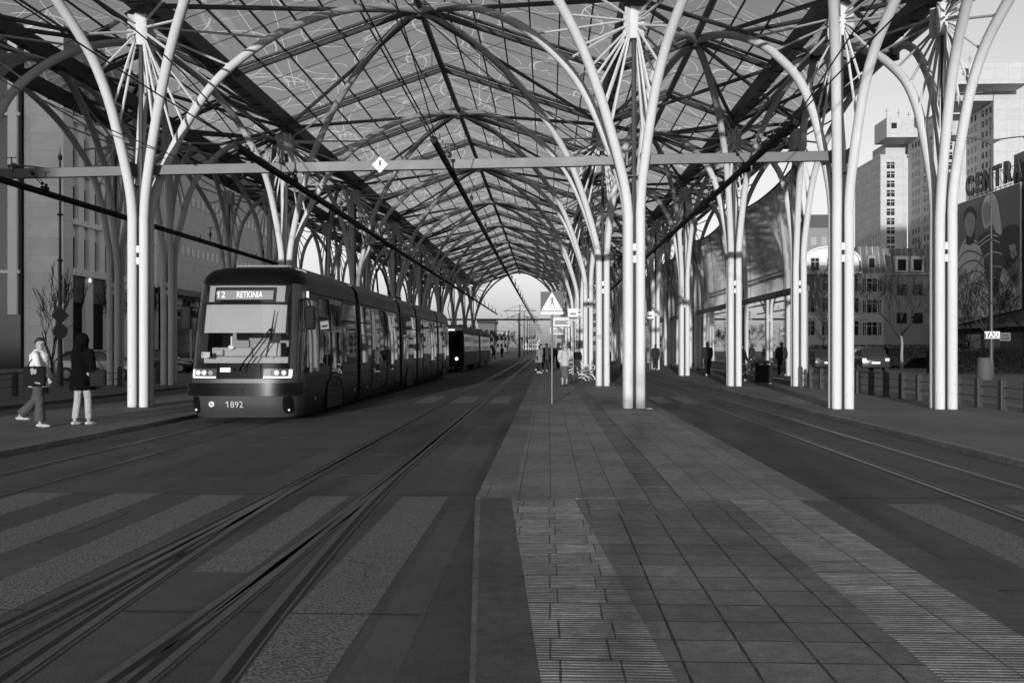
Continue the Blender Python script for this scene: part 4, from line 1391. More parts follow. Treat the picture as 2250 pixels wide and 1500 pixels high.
def bench(label, loc, rz):
    t = thing('bench', label, 'bench', loc, rz, group='white metal benches on the island platform')
    m = MB()
    for k in range(7): m.box(-.85, .85, -.25 + k * .075, -.20 + k * .075, .44, .465)
    m.build('seat', W_STEEL, t)
    m = MB()
    for k in range(6): m.cbox((0, .30 + k * .02, .55 + k * .075), (1.7, .02, .05))
    m.build('backrest', W_STEEL, t)
    for x in (-.8, .8):
        m = MB(); m.tube(smooth_path([(x, -.34, .0), (x, -.28, .16), (x, -.05, .30), (x, .15, .28), (x, .34, .14), (x, .40, 0)], 3), .03, 6); m.tube([(x, 0, .3), (x, 0, .45)], .03, 6)
        m.tube(smooth_path([(x, -.2, 0), (x, -.1, .12), (x, .05, .17), (x, .2, .1), (x, .26, 0)], 3), .02, 6); m.build('leg', W_STEEL, t, smooth=True)
        m = MB(); m.tube(smooth_path([(x, -.28, .46), (x, -.33, .62), (x, -.22, .70), (x, .1, .70), (x, .36, .66)], 3), .022, 6); m.build('armrest', W_STEEL, t, smooth=True)
bench('white slatted bench with arched legs near the second island column', (1.72, 42.3, 0), R(78))
bench('white slatted bench with arched legs farther along beside seated person', (1.55, 51.5, 0), R(78))

def info_board(label, x, y, z, w, h):
    t = thing('information_display', label, 'display', (x, y, z), group='departure displays hanging over the island')
    MB().box(-w / 2, w / 2, -.1, .1, 0, h).build('case', GREY_POLE, t, bevel=.02)
    m = MB(); m.box(-w / 2 + .06, w / 2 - .06, -.112, -.102, .08, h - .1); s = m.build('screen', mat('display_screen', 0.11, 0.3), t)
    m = MB()
    for k in range(4): m.box(-w / 2 + .12, w / 2 - .14 - .05 * (k % 3), -.116, -.1125, .15 + k * (h - .34) / 4, .155 + k * (h - .34) / 4 + .035)
    m.build('text_lines', INK, s)
    m = MB(); m.tube([(w / 2 - .02, 0, h - .06), (2.17 - x - .2, 0, h - .06)], .03, 6); m.tube([(w / 2 - .02, 0, .1), (2.17 - x - .2, 0, .1)], .03, 6); m.build('bracket', GREY_POLE, t)
info_board('nearer of the two grey departure displays hanging beyond the crossing sign', 0.75, 49.3, 2.62, .98, .55)
info_board('farther of the two grey departure displays hanging beyond the crossing sign', 0.72, 75.5, 2.55, 1.15, .65)
def stop_flag(label, x, y, z, w):
    t = thing('stop_sign', label, 'sign', (x, y, 0), group='small square tram stop signs')
    MB().cyl((0, 0, 0), .03, z + w + .05, 10).build('pole', GREY_POLE, t)
    MB().box(-w / 2, w / 2, -.05, -.033, z, z + w * 1.1).build('plate', WHITE_PLATE, t)
    MB().box(-w * .35, w * .35, -.055, -.0505, z + w * .38, z + w * .62).build('symbol', INK, t)
    MB().box(-w / 2, w / 2, -.054, -.0505, z, z + w * .14).build('lower_band', INK, t)
stop_flag('small square stop sign among the island columns beyond the crossing sign', 1.35, 49.0, 3.1, .45)
stop_flag('small square stop sign on the pavement with the glass wall', 6.9, 62.0, 3.4, .5)
mp = thing('no_entry_pictogram', 'small round pictogram sticker on the second island column', 'sticker', (2.015, ROWS[1] - .285, 1.95))
m = MB()
ringp = [(0.075 * math.cos(k * math.pi / 10), 0, 0.075 * math.sin(k * math.pi / 10)) for k in range(21)]
m.tube(ringp, .006, 4, cap=False); m.tube([(-.05, 0, .05), (.05, 0, -.05)], .006, 4); m.tube([(0, 0, .04), (.0, 0, -.05)], .006, 4)
m.build('ring_mark', GREY_POLE, mp)

lb = thing('litter_bin', 'large dark litter bin standing against the glass wall', 'bin', (9.05, 38.6, 0), R(-6))
MB().prism([(-.33, .06), (.33, .06), (.35, .9), (-.35, .9)], 'Y', -.3, .3).build('body', BLACK, lb, bevel=.03)
m = MB(); m.box(-.37, .37, -.32, .32, .9, .98); m.build('lid', DARK_STEEL, lb, bevel=.02)
m = MB(); m.box(-.22, -.04, -.33, -.322, .80, .87); m.box(.04, .22, -.33, -.322, .80, .87); m.build('slot', GREY_POLE, lb)
m = MB(); m.box(-.3, .3, -.26, .26, 0, .06); m.build('plinth', DARK_STEEL, lb)
bk = thing('bicycle', 'dark bicycle leaning by the columns near the litter bin', 'bicycle', (8.6, 40.2, 0), R(70))
for y in (-.52, .52):
    ring = [(0, y + .33 * math.cos(a), .34 + .33 * math.sin(a)) for a in [k * math.pi / 12 for k in range(25)]]
    wl = MB().tube(ring, .018, 6, cap=False).build('wheel', BLACK, bk)
    sp_ = MB()
    for k in range(8):
        a = k * math.pi / 8
        sp_.tube([(0, y + .32 * math.cos(a), .34 + .32 * math.sin(a)), (0, y - .32 * math.cos(a), .34 - .32 * math.sin(a))], .003, 3)
    sp_.build('spokes', GREY_POLE, wl)
m = MB()
for a, c in (((0, -.52, .34), (0, -.38, .92)), ((0, -.42, .78), (0, .1, .32)), ((0, -.41, .82), (0, .22, .80)), ((0, .1, .32), (0, .24, .88)), ((0, .1, .32), (0, .52, .34)), ((0, .22, .80), (0, .52, .34))):
    m.tube([a, c], .017, 6)
m.build('frame', DARK_STEEL, bk)
m = MB(); m.tube([(-.26, -.36, 1.0), (0, -.38, .96), (.26, -.36, 1.0)], .014, 6); m.build('handlebar', GREY_POLE, bk)
m = MB(); m.ell((0, .26, .92), (.08, .14, .04)); m.build('saddle', BLACK, bk)

# posts with rails along the two roads
POST = mat('post_grey', 0.045, 0.5, 0.2, 0.2, 3)
POST_LIT = mat('post_pale', 0.30, 0.5, 0.1, 0.2, 3)
def post_line(pts, side, rails=True, group='short posts with rails'):
    for i, (x, y) in enumerate(pts):
        t = thing('bollard', 'dark square post, %s one back along the railing %s' % (ORD[i], side), 'bollard', (x, y, 0), R(8), group)
        MB().prism([(-.072, -.072), (.072, -.072), (.072, .072), (-.072, .072)], 'Z', 0, .74).build('shaft', POST, t, bevel=.008)
        m = MB(); m.tube([(0, 0, .74), (0, 0, .78)], [.075, .05], 10); m.build('cap', POST, t)
        m = MB(); m.box(-.095, .095, -.095, .095, 0, .025); m.build('foot_plate', POST, t)
        if i + 1 < len(pts):
            x2, y2 = pts[i + 1]
            v = Vector((x2 - x, y2 - y, 0))
            Mi = Matrix.Rotation(R(-8), 3, 'Z')
            m = MB()
            for z in (.30, .55):
                m.tube([Mi @ Vector((0, 0, z)), Mi @ (v + Vector((0, 0, z)))], .012, 6)
            m.build('rail_rods', POST, t)
post_line([(11.5 - .104 * k, 19.9 + 1.0 * k) for k in range(17)], 'by the taxi road')
post_line([(-16.75, 24.5 + 1.75 * k) for k in range(10)], 'beside pale stone offices', group='short posts on the shaded side')
pt = thing('concrete_planter', 'pale round concrete bin beyond the short posts', 'bin', (21.6, 46.0, -.09))
m = MB(); m.tube([(0, 0, 0), (0, 0, .1), (0, 0, 1.0), (0, 0, 1.08)], [.34, .38, .33, .30], 18); m.build('drum', mat('pale_concrete', 0.075, .8, 0, .2, 3), pt, smooth=True)
m = MB(); m.tube([(0, 0, 1.08), (0, 0, 1.12)], [.30, .26], 18); m.build('rim_ring', DARK_STEEL, pt)

# street lamps
def street_lamp(label, loc, h, arm_z, span, rz, signs=False):
    t = thing('street_lamp', label, 'street lamp', loc, rz)
    m = MB()
    m.tube([(0, 0, 0), (0, 0, .9), (0, 0, 1.0), (0, 0, h * .3), (0, 0, h * .31), (0, 0, h * .55), (0, 0, h * .56), (0, 0, h)], [.14, .12, .10, .085, .07, .065, .05, .035], 12)
    for z in (h * .3, h * .55, h * .75): m.tube([(0, 0, z - .06), (0, 0, z), (0, 0, z + .06)], [.07, .13, .07], 12)
    m.build('pole', DARK_STEEL, t, smooth=True)
    m = MB()
    m.tube(smooth_path([(-span, 0, arm_z + .16), (-span * .6, 0, arm_z + .10), (0, 0, arm_z - .02), (span * .6, 0, arm_z + .10), (span, 0, arm_z + .16)], 4), .035, 6)
    m.prism([(-.55, arm_z), (.55, arm_z), (0, arm_z - .28)], 'Y', -.03, .03)
    m.build('arm', DARK_STEEL, t)
    for s in (-1, 1):
        m = MB(); m.tube([(s * span, 0, arm_z + .24), (s * span, 0, arm_z + .12), (s * span, 0, arm_z + .02)], [.08, .25, .22], 14); hd = m.build('lamp_head', DARK_STEEL, t, smooth=True)
        m = MB(); m.ell((s * span, 0, arm_z + .02), (.18, .18, .10)); m.build('lamp_glass', BEAM_GREY, hd, smooth=True)
    m = MB(); m.ell((0, 0, h), (.09, .09, .14)); m.tube([(0, 0, h + .1), (0, 0, h + .45)], [.03, .008], 6); m.build('finial', DARK_STEEL, t, smooth=True)
    return t
street_lamp('tall dark twin-arm street lamp carrying the taxi sign', (22.9, 48.0, -.09), 13.0, 12.35, 1.9, R(0))
lp = street_lamp('slim black twin-arm street lamp with the backs of two road signs', (-20.5, 37.5, -.09), 9.6, 9.1, 1.9, R(5))
SIGN_BACK = mat('sign_back', 0.035, 0.5)
rs = thing('road_sign', 'dark back of a diamond road sign on the slim black lamp', 'sign', (-20.35, 37.25, 2.85))
MB().prism([(-.38, 0), (0, -.38), (.38, 0), (0, .38)], 'Y', -.02, 0).build('plate', SIGN_BACK, rs)
MB().box(-.05, .05, .0, .25, -.03, .03).build('clamp', DARK_STEEL, rs)
rs = thing('road_sign', 'dark back of a round road sign on the slim black lamp', 'sign', (-20.35, 37.25, 2.2))
MB().prism([(.31 * math.cos(k * math.pi / 12), .31 * math.sin(k * math.pi / 12)) for k in range(24)], 'Y', -.02, 0).build('plate', SIGN_BACK, rs)
MB().box(-.05, .05, .0, .25, -.03, .03).build('clamp', DARK_STEEL, rs)
tx = thing('taxi_sign', 'small pale sign reading TAXI on the tall street lamp', 'sign', (22.85, 47.8, 1.98))
MB().box(-.40, .36, -.06, .06, 0, .36).build('panel', mat('taxi_dark', 0.10, 0.5), tx, bevel=.02)
text_mesh('taxi_text', 'TAXI', .34, SIGN_WHITE, tx, (-.02, -.068, .18), (R(90), 0, 0), .004, bold=.012)
m = MB(); m.box(-.40, .36, -.064, -.0605, .0, .03); m.box(-.40, .36, -.064, -.0605, .33, .36); m.build('border', SIGN_WHITE, tx)
tx = thing('parking_sign', 'grey small sign beside the pale taxi sign', 'sign', (23.5, 47.8, 1.86))
MB().box(-.28, .28, -.02, .02, 0, .42).build('panel', SIGN_GREY, tx)
m = MB(); m.box(-.2, .2, -.027, -.0205, .08, .18); m.box(-.16, .16, -.027, -.0205, .24, .32); m.build('sign_marks', INK, tx)

# ------------------------------------------------------------------ cars
TYRE = mat('tyre', 0.02, 0.85); RIM = mat('wheel_rim', 0.35, 0.3, 0.7)
CAR_GLASS = mat('car_glass', 0.02, 0.06, 0, 0.2, spec=0.9)
def car(label, loc, rz, paint, tall=0.0, lit=False, group='cars parked by the taxi road'):
    P = mat('car_paint', paint, 0.25, 0.2, 0.05, coat=0.8)
    t = thing('parked_car', label, 'car', loc, rz, group)
    h = tall
    m = MB(); m.prism([(-2.1, .32), (-2.18, .6), (-2.05, .8), (-1.05, .95), (1.95, 1.0 + h * .3), (2.15, .85), (2.15, .34)], 'X', -.87, .87); bd = m.build('body', P, t, bevel=.07, smooth=True)
    m = MB()
    top, bot = 1.45 + h, .95
    vs = [(-.8, -1.05, bot), (.8, -1.05, bot), (.8, 1.98, bot + .02), (-.8, 1.98, bot + .02), (-.62, -.3, top - .04), (.62, -.3, top - .04), (.62, 1.45, top), (-.62, 1.45, top)]
    m.add(vs, [(4, 5, 6, 7), (0, 1, 5, 4), (1, 2, 6, 5), (2, 3, 7, 6), (3, 0, 4, 7), (0, 3, 2, 1)]); m.build('greenhouse', CAR_GLASS, t, bevel=.05, smooth=True)
    m = MB(); m.cbox((0, .58, top + .005), (1.22, 1.75, .05)); m.build('roof', P, t, bevel=.02)
    m = MB()
    for s in (-1, 1):
        for y0, y1 in ((-1.05, -.3), (.5, .52), (1.98, 1.45)):
            m.tube([(s * .80, y0, bot), (s * .625, y1, top)], .03, 5)
    m.build('window_pillar', P, t)
    for s in (-1, 1):
        for y in (-1.35, 1.35):
            m = MB(); m.cyl((s * .72, y, .32), .32, s * .17, 20, 'X'); wl = m.build('wheel', TYRE, t, smooth=True)
            m = MB(); m.cyl((s * .80, y, .32), .21, s * .10, 14, 'X'); m.build('rim', RIM, wl)
        m = MB(); m.cbox((s * .64, -2.10, .68), (.36, .14, .14)); m.build('headlight', RIM, t, bevel=.03)
        m = MB(); m.cbox((s * .70, 2.13, .84), (.26, .08, .18)); m.build('tail_light', LAMP_DIM if lit else mat('tail_glass', .12, .15), t, bevel=.02)
        m = MB(); m.ell((s * .95, -.75, 1.0), (.10, .06, .08)); m.build('mirror', P, t, smooth=True)
    m = MB(); m.box(-.26, .26, 2.15, 2.175, .58, .70); m.build('number_plate', SIGN_WHITE, t); m = MB(); m.box(-.26, .26, -2.20, -2.17, .42, .53); m.build('number_plate', SIGN_WHITE, t)
    return t
car('dark parked estate car partly hidden by the first island-side columns by the posts', (17.6, 60.5, -.09), R(184), .03)
car('dark parked car with bright rear lights and pale plate', (20.6, 60.0, -.09), R(178), .04, .15, True)
car('silver hatchback parked beyond the hedge near the taxi sign', (29.2, 64.5, -.09), R(118), .40)
car('pale car passing behind the two walking people', (-22.2, 44.5, -.09), R(92), .45, group='cars on the shaded road')
car('dark car farther along the shaded road', (-24.5, 57.0, -.09), R(95), .03, group='cars on the shaded road')

# ------------------------------------------------------------------ bare trees and hedge
BARK = mat('dark_bark', 0.018, 0.85, 0, 0.3, 4)
LIME = mat('whitewashed_bark', 0.22, 0.8, 0, 0.25, 4)
def bare_tree(label, loc, h, seed, trunk_h, spread, r0=0.07, pale=False, group='bare young trees', levels=6, minr=0.010, upright=0.55):
    t = thing('tree', label, 'tree', loc, 0, group)
    rnd = random.Random(seed)
    tr = MB()
    tp = [Vector((0, 0, -.05))]
    for k in range(1, 5):
        tp.append(Vector((rnd.uniform(-.02, .02) * k * .6, rnd.uniform(-.02, .02) * k * .6, trunk_h * k / 4)))
    tr.tube(smooth_path(tp, 2), [r0 * (1.15 - .35 * i / 8) for i in range(9)], 8)
    tr.build('trunk', LIME if pale else BARK, t, smooth=True)
    cr = MB()
    def grow(p, d, L, r, lv):
        n = 3
        pts = [p]
        for k in range(n):
            d = (d + Vector((rnd.gauss(0, .13), rnd.gauss(0, .13), rnd.gauss(.05, .1)))).normalized()
            pts.append(pts[-1] + d * (L / n))
        cr.tube(pts, [max(minr, r * (1 - .45 * i / n)) for i in range(n + 1)], 5 if lv > 2 else 4, cap=False)
        if lv <= 0: return
        kids = rnd.choice((2, 3, 3)) if lv > 1 else rnd.choice((2, 3))
        for k in range(kids):
            a = rnd.uniform(0, 6.28)
            q = pts[rnd.choice((2, 3, 3))]
            side = Vector((math.cos(a), math.sin(a), 0))
            nd = (d * rnd.uniform(.7, 1.1) + side * rnd.uniform(.35, .8) * spread + Vector((0, 0, upright * .3))).normalized()
            grow(q, nd, L * rnd.uniform(.62, .85), r * .58, lv - 1)
    top = tp[-1]
    L0 = (h - trunk_h) * .34
    for k in range(5):
        a = k * 1.257 + rnd.uniform(-.4, .4)
        grow(top - Vector((0, 0, rnd.uniform(0, trunk_h * .15))), Vector((math.cos(a) * spread, math.sin(a) * spread, upright + .4)).normalized(), L0 * rnd.uniform(.8, 1.15), r0 * .6, levels - 1)
    cr.build('crown', BARK, t, fixn=False)
    return t
bare_tree('bare tree with whitewashed trunk in front of the dark mansard house', (26.0, 68.0, -.09), 8.5, 3, 2.5, .8, .10, True, 'bare trees along the taxi road')
bare_tree('bare wide tree in front of the billboard with the knitwear picture', (29.8, 62.5, -.09), 8.8, 5, 2.6, .9, .10, False, 'bare trees along the taxi road')
bare_tree('slim bare tree with whitewashed trunk in front of the arched white gable', (21.4, 70.0, -.09), 8.0, 9, 3.0, .75, .09, True, 'bare trees along the taxi road')
bare_tree('bushy bare tree between white gable house and mansard house', (23.9, 80.0, -.09), 8.5, 14, 2.4, .9, .09, False, 'bare trees along the taxi road')
bare_tree('low bare tree at the right side of the billboard', (36.5, 70.0, -.09), 7.5, 21, 2.0, .9, .09, False, 'bare trees along the taxi road')
bare_tree('bare tree standing before the left part of the billboard', (33.5, 74.0, -.09), 7.0, 33, 2.0, 1.0, .08, False, 'bare trees along the taxi road')
bare_tree('bare vase-shaped sapling behind the white-shirted person', (-24.2, 43.5, -.09), 5.2, 41, 1.0, .5, .06, False, 'bare saplings by the pale stone building', 5, .010, 1.0)
bare_tree('bare sapling right of the slim black lamp by the dark doorways', (-25.2, 52.0, -.09), 5.6, 45, 1.6, .5, .06, False, 'bare saplings by the pale stone building', 5, .010, 1.0)
bare_tree('bare sapling beside the leftmost shaded columns', (-26.3, 58.0, -.09), 5.8, 47, 1.8, .5, .06, False, 'bare saplings by the pale stone building', 5, .010, 1.0)
bare_tree('bare sapling seen between the front tram and the shaded columns', (-26.2, 70.0, -.09), 6.0, 49, 1.8, .5, .06, False, 'bare saplings by the pale stone building', 5, .010, 1.0)
far_pts = [(-13, 150), (-10.5, 172), (-12.5, 195), (-9.6, 215), (-15, 180), (-7.5, 240), (-17, 230), (-5.2, 262), (-20, 210)]
t0 = None
for i, (x, y) in enumerate(far_pts):
    lb = 'leafless street tree far beyond the open end of the canopy'
    if t0 is None:
        t0 = bare_tree(lb, (x, y, -.09), 6.5, 61, 1.5, .8, .10, False, 'far leafless street trees', 4, .035)
    else:
        c = copy_tree(t0); c.location = (x, y, -.09); c.rotation_euler = (0, 0, i * 1.3); c.scale = (1, 1, .85 + .06 * (i % 5))

HEDGE = mat('hedge_leaf', 0.010, 0.8, 0, 0.5, 6, spec=.1)
def hedge(label, x0, x1, y0, y1, h, n, seed):
    t = thing('hedge', label, 'hedge', (0, 0, 0), 0, group='clipped dark hedges')
    rnd = random.Random(seed)
    m = MB()
    for k in range(n):
        x, y = rnd.uniform(x0, x1), rnd.uniform(y0, y1)
        z = h * rnd.random() ** .6
        if rnd.random() < .5: y = y0 + rnd.uniform(-.12, .12)
        s = rnd.uniform(.03, .085)
        a, b_ = rnd.uniform(0, 6.28), rnd.uniform(-1, 1)
        u = Vector((math.cos(a), math.sin(a), b_)).normalized() * s
        v = Vector((-math.sin(a) * .7, math.cos(a) * .3, rnd.uniform(.3, 1))).normalized() * s * .6
        c = Vector((x, y, z - .09))
        m.quad(c - u, c + v, c + u, c - v)
    m.build('foliage', HEDGE, t, fixn=False)
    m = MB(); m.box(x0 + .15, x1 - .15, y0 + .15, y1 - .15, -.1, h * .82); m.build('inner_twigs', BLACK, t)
hedge('long dark hedge behind the pale round concrete bin', 23.5, 38, 56.5, 58.0, 1.55, 14000, 2)
hedge('low dark hedge in front of the mansard house', 20.5, 33, 72, 73.2, 1.8, 9000, 4)

# ------------------------------------------------------------------ glass wall under the canopy edge
gw = thing('glass_wall', 'tall glass side wall with smoked upper panels along the outer columns', 'glass wall', (10.15, 0, 0))
MULL = mat('mullion_grey', 0.12, 0.4, 0.4, 0.1)
for k in range(1, 6):
    y0, y1 = ROWS[k] + .25, ROWS[k + 1] - .05
    def topz(y): 
        u = (y - y0) / (y1 - y0)
        return 8.35 + 0.35 * (2 * u - 1) ** 2
    def leanx(z): return 0.0 if z < 4 else 0.018 * (z - 4) ** 2
    n = 4
    for j in range(n):
        a, b_ = y0 + (y1 - y0) * j / n, y0 + (y1 - y0) * (j + 1) / n
        m = MB(); m.quad((0, a + .03, .18), (0, b_ - .03, .18), (0, b_ - .03, 3.72), (0, a + .03, 3.72)); m.build('clear_panel', WALL_GLASS_LOW, gw, fixn=False)
        m = MB(); rows = []
        for q in range(7):
            f = q / 6
            rows.append([(-leanx(4 + (topz(a) - 4) * f), a + .03, 4.02 + (topz(a) - 4.02) * f), (-leanx(4 + (topz(b_) - 4) * f), b_ - .03, 4.02 + (topz(b_) - 4.02) * f)])
        m.grid(rows); m.build('smoked_panel', WALL_GLASS_UP, gw, fixn=False)
        m = MB()
        m.box(.03, .13, a - .035, a + .035, 0, 3.75)
        for z in (.9, 2.0, 2.9):
            m.box(-.04, .06, a - .12, a + .12, z, z + .04)
        pts = [(.04 - leanx(4 + (topz(a) - 4) * q / 6), a, 4 + (topz(a) - 4) * q / 6) for q in range(7)]
        m.tube(pts, .05, 6)
        m.build('mullion', MULL, gw)
        for f in (.34, .68):
            zz = lambda y: 4.02 + (topz(y) - 4.02) * f
            m = MB(); m.tube([(.03 - leanx(zz(a)), a, zz(a)), (.03 - leanx(zz(b_)), b_, zz(b_))], .03, 5); m.build('cross_bar', MULL, gw)
    m = MB(); m.box(-.12, .2, y0, y1, 3.75, 3.99); m.build('door_beam', DARK_STEEL, gw, bevel=.01)
    m = MB(); m.box(-.03, .12, y0, y1, 0.0, .16); m.build('plinth', MULL, gw)
    m = MB(); m.tube([(.02 - leanx(topz(y0 + (y1 - y0) * q / 12)), y0 + (y1 - y0) * q / 12, topz(y0 + (y1 - y0) * q / 12)) for q in range(13)], .06, 6); m.build('top_rail', DARK_STEEL, gw)

# ------------------------------------------------------------------ buildings
PANE = mat('building_window', 0.02, 0.08, 0, 0.5, 0.3, spec=0.8)
PANE_LT = mat('building_window_curtain', 0.28, 0.3, 0, 0.3, 0.3)
FRAME_W = mat('window_frame_white', 0.5, 0.6)
def unit_window(dark=True, thick=.12):
    m = MB(); m.box(-.5, .5, -.5, .5, -.5, .5)
    return m
_wm = {}
def window(parent, face, u, z, w_, h, at, m=None, proud=.03, name='window', frame=True):
    """face 'S': wall plane at y=at looking toward -Y; 'W': plane at x=at looking -X; 'E': plane at x=at looking +X; u along the wall"""
    m = m or PANE
    key = (face, round(w_, 2), round(h, 2), m.name, name, frame)
    sx = {'S': 0, 'W': 1, 'E': 1}[face]
    if key not in _wm:
        a = MB()
        if sx == 0: a.box(-w_ / 2, w_ / 2, -proud, .15, -h / 2, h / 2)
        else: a.box(-proud, .15, -w_ / 2, w_ / 2, -h / 2, h / 2) if face == 'W' else a.box(-.15, proud, -w_ / 2, w_ / 2, -h / 2, h / 2)
        f = MB()
        o = proud + .05
        for (p0, p1, z0, z1) in ((-w_ / 2 - .06, w_ / 2 + .06, h / 2, h / 2 + .07), (-w_ / 2 - .1, w_ / 2 + .1, -h / 2 - .09, -h / 2), (-w_ / 2 - .06, -w_ / 2, -h / 2, h / 2), (w_ / 2, w_ / 2 + .06, -h / 2, h / 2), (-.03, .03, -h / 2, h / 2), (-w_ / 2, -.03, h * .18, h * .18 + .06), (.03, w_ / 2, h * .18, h * .18 + .06)):
            if face == 'S': f.box(p0, p1, -o, .01, z0, z1)
            elif face == 'W': f.box(-o, .01, p0, p1, z0, z1)
            else: f.box(-.01, o, p0, p1, z0, z1)
        o1 = a.build(name, m, parent)
        o2 = f.build('frame', FRAME_W, o1) if frame else None
        _wm[key] = (o1.data, o2.data if o2 else None)
    else:
        o1 = bpy.data.objects.new(name, _wm[key][0]); COL.objects.link(o1); o1.parent = parent
        o2 = None
        if frame:
            o2 = bpy.data.objects.new('frame', _wm[key][1]); COL.objects.link(o2); o2.parent = o1
    o1.location = (u, at, z) if face == 'S' else (at, u, z)
    return o1
def many_windows(parent, specs, cap=100, frame=False):
    """specs sorted by how large they show; the first 'cap' are single parts, the rest one part"""
    for s_ in specs[:cap]: window(parent, *s_, frame=frame)
    if len(specs) > cap:
        a = MB(); pr = .03
        for face, u, z, w_, h, at in [q[:6] for q in specs[cap:]]:
            if face == 'S': a.box(u - w_ / 2, u + w_ / 2, at - pr, at + .15, z - h / 2, z + h / 2)
            elif face == 'W': a.box(at - pr, at + .15, u - w_ / 2, u + w_ / 2, z - h / 2, z + h / 2)
            else: a.box(at - .15, at + pr, u - w_ / 2, u + w_ / 2, z - h / 2, z + h / 2)
        o = a.build('window', PANE, parent); o['kind'] = 'stuff'

STONE = paving('pale_stone_blocks', 0.68, 2.2, 1.33, .3, .5, .01, .75, var=.14, axes='YZ', bumpk=.1, dirt=.25)
STONE_F = paving('pale_stone_front', 0.66, 2.2, 1.33, .3, .5, .01, .75, var=.14, axes='XZ', bumpk=.1, dirt=.25)
PIL = mat('pale_pilaster', 0.80, .7, 0, .12, 1.0)
FACADE2 = paving('grey_panel_facade', 0.55, 3.0, 3.2, 0, .6, .02, .6, var=.1, axes='YZ', bumpk=.1, dirt=.25)

DEEP = mat('deep_window_glass', 0.008, 0.1, 0, 0.4, 0.3, spec=0.2)
ob = thing('office_building', 'pale stone building with deep vertical window strips and dark ground floor openings', 'building', (0, 0, 0))
XW = -36.7
m = MB(); m.box(-60, XW - .45, 68.0, 84.0, -.1, 26); m.build('wall', STONE, ob)
m = MB(); m.box(-39.75, XW, 67.6, 69.0, -.1, 26); m.build('corner_pier', STONE_F, ob)
m = MB(); m.box(-60, -39.85, 67.3, 68.2, -.1, 26); gwall = m.build('glazed_wing', PANE, ob)
for x in (-40.35, -42.6, -45.5): 
    m = MB(); m.box(x - .35, x + .35, 67.05, 67.5, 4.0, 26); m.build('fin', PIL, ob)
for z in (7.1, 14.5, 19):
    m = MB(); m.box(-60, -39.85, 67.1, 67.28, z, z + .25); m.build('ledge', PIL, gwall)
for z, h in ((7.1, .55), (11.05, .4), (15.0, .4), (19.0, .4), (23, .4)):
    m = MB(); m.box(XW - .4, XW + .12, 69.02, 83.98, z, z + h); m.build('storey_band', PIL, ob)
y = 69.02
i = 0
while y < 83.4:
    m = MB(); m.box(XW - .4, XW, y + .85, y + 1.69, 7.66, 26); m.build('pilaster', PIL, ob)
    for z0, z1 in ((7.7, 11.0), (11.5, 14.95), (15.45, 18.95), (19.45, 22.95)):
        m = MB(); m.box(XW - .44, XW - .36, y + .02, y + .83, z0, z1 - .9); wn_ = m.build('window', DEEP, ob)
        m = MB(); m.box(XW - .44, XW - .30, y + .02, y + .83, z1 - .88, z1); m.build('spandrel', PIL, ob)
    if i % 2 == 0:
        m = MB(); m.box(XW - .4, XW, y + 1.9, y + 3.1, -.1, 7.08); m.build('ground_pier', PIL, ob)
        m = MB(); m.box(XW - .44, XW - .28, y - .25, y + 1.88, -.1, 5.0); m.build('shop_opening', BLACK, ob)
        m = MB(); m.box(XW - .44, XW - .1, y - .25, y + 1.88, 5.02, 7.06); m.build('sign_panel', INK, ob)
        if 2 < y - 66 < 16:
            m = MB(); m.cyl((XW + .06, y + 2.5, 6.75), .07, .22, 10); ul = m.build('wall_lamp', LAMP_ON, ob)
    y += 1.69; i += 1
o2 = thing('office_building', 'grey panelled facade with small square windows beyond the pale stone building', 'building', (0, 0, 0))
m = MB(); m.box(-60, XW + .0, 84.2, 132, -.1, 22); m.build('wall', FACADE2, o2)
m = MB(); m.box(XW - .1, XW + .9, 84.2, 132, 6.6, 7.2); m.build('canopy_ledge', DARK_STEEL, o2)
for k in range(12):
    yy = 86.5 + 3.8 * k
    m = MB(); m.box(XW - .1, XW + .06, yy - 1.5, yy + 1.5, .2, 4.4); m.build('shop_window', PANE, o2)
    m = MB(); m.box(XW - .1, XW + .10, yy - 1.5, yy + 1.5, 4.6, 6.4); m.build('fascia', BLACK, o2)
many_windows(o2, [('E', 86.0 + 1.35 * k, z, .75, .9, XW) for z in (11.3, 16.5) for k in range(33)], 100)
for yy, lbl in ((88.0, 'first'), (92.6, 'second')):
    sb = thing('shop_sign', 'small lit sign box over the dark shopfronts, %s one past the pale stone building' % lbl, 'sign', (XW + .5, yy, 5.0))
    m = MB(); m.box(-.1, .1, -.8, .8, 0, 1.3); m.build('box', INK, sb, bevel=.03)
    m = MB(); m.box(-.7, .7, -.82, -.805, .25, .45); m.box(-.6, .6, -.82, -.805, .65, 1.0); m.build('panel', FRAME_W, sb)

# right side: town houses
RENDER = mat('house_render', 0.34, .8, 0, .22, .5)
RENDER_W = mat('house_white', 0.62, .8, 0, .12, .5)
RENDER_G = mat('house_grey_render', 0.22, .8, 0, .3, .5)
SEAMROOF = paving('seamed_metal_roof', .10, 0.9, 30, 0, 0, .04, 3.0, var=.5, axes='XZ', bumpk=.3, rough=.5, dirt=.8)
th = thing('town_house', 'white house with arched gable, balcony and arched windows', 'house', (0, 140, 0))
m = MB(); m.box(38.9, 47.2, 0, 12, -.1, 12.8); m.build('wall', RENDER, th)
arch = [(38.9, 12.81), (47.2, 12.81)] + [(43.05 + 4.15 * math.cos(a), 14.6 + 2.1 * math.sin(a)) for a in [k * math.pi / 12 for k in range(13)]]
m = MB(); m.prism(arch, 'Y', .25, 9); m.build('arched_gable', RENDER_W, th)
m = MB()
arcp = [(43.05 + 4.3 * math.cos(a), .05, 14.6 + 2.2 * math.sin(a)) for a in [k * math.pi / 12 for k in range(13)]]
m.tube(arcp, .16, 6); m.build('gable_moulding', RENDER_W, th)
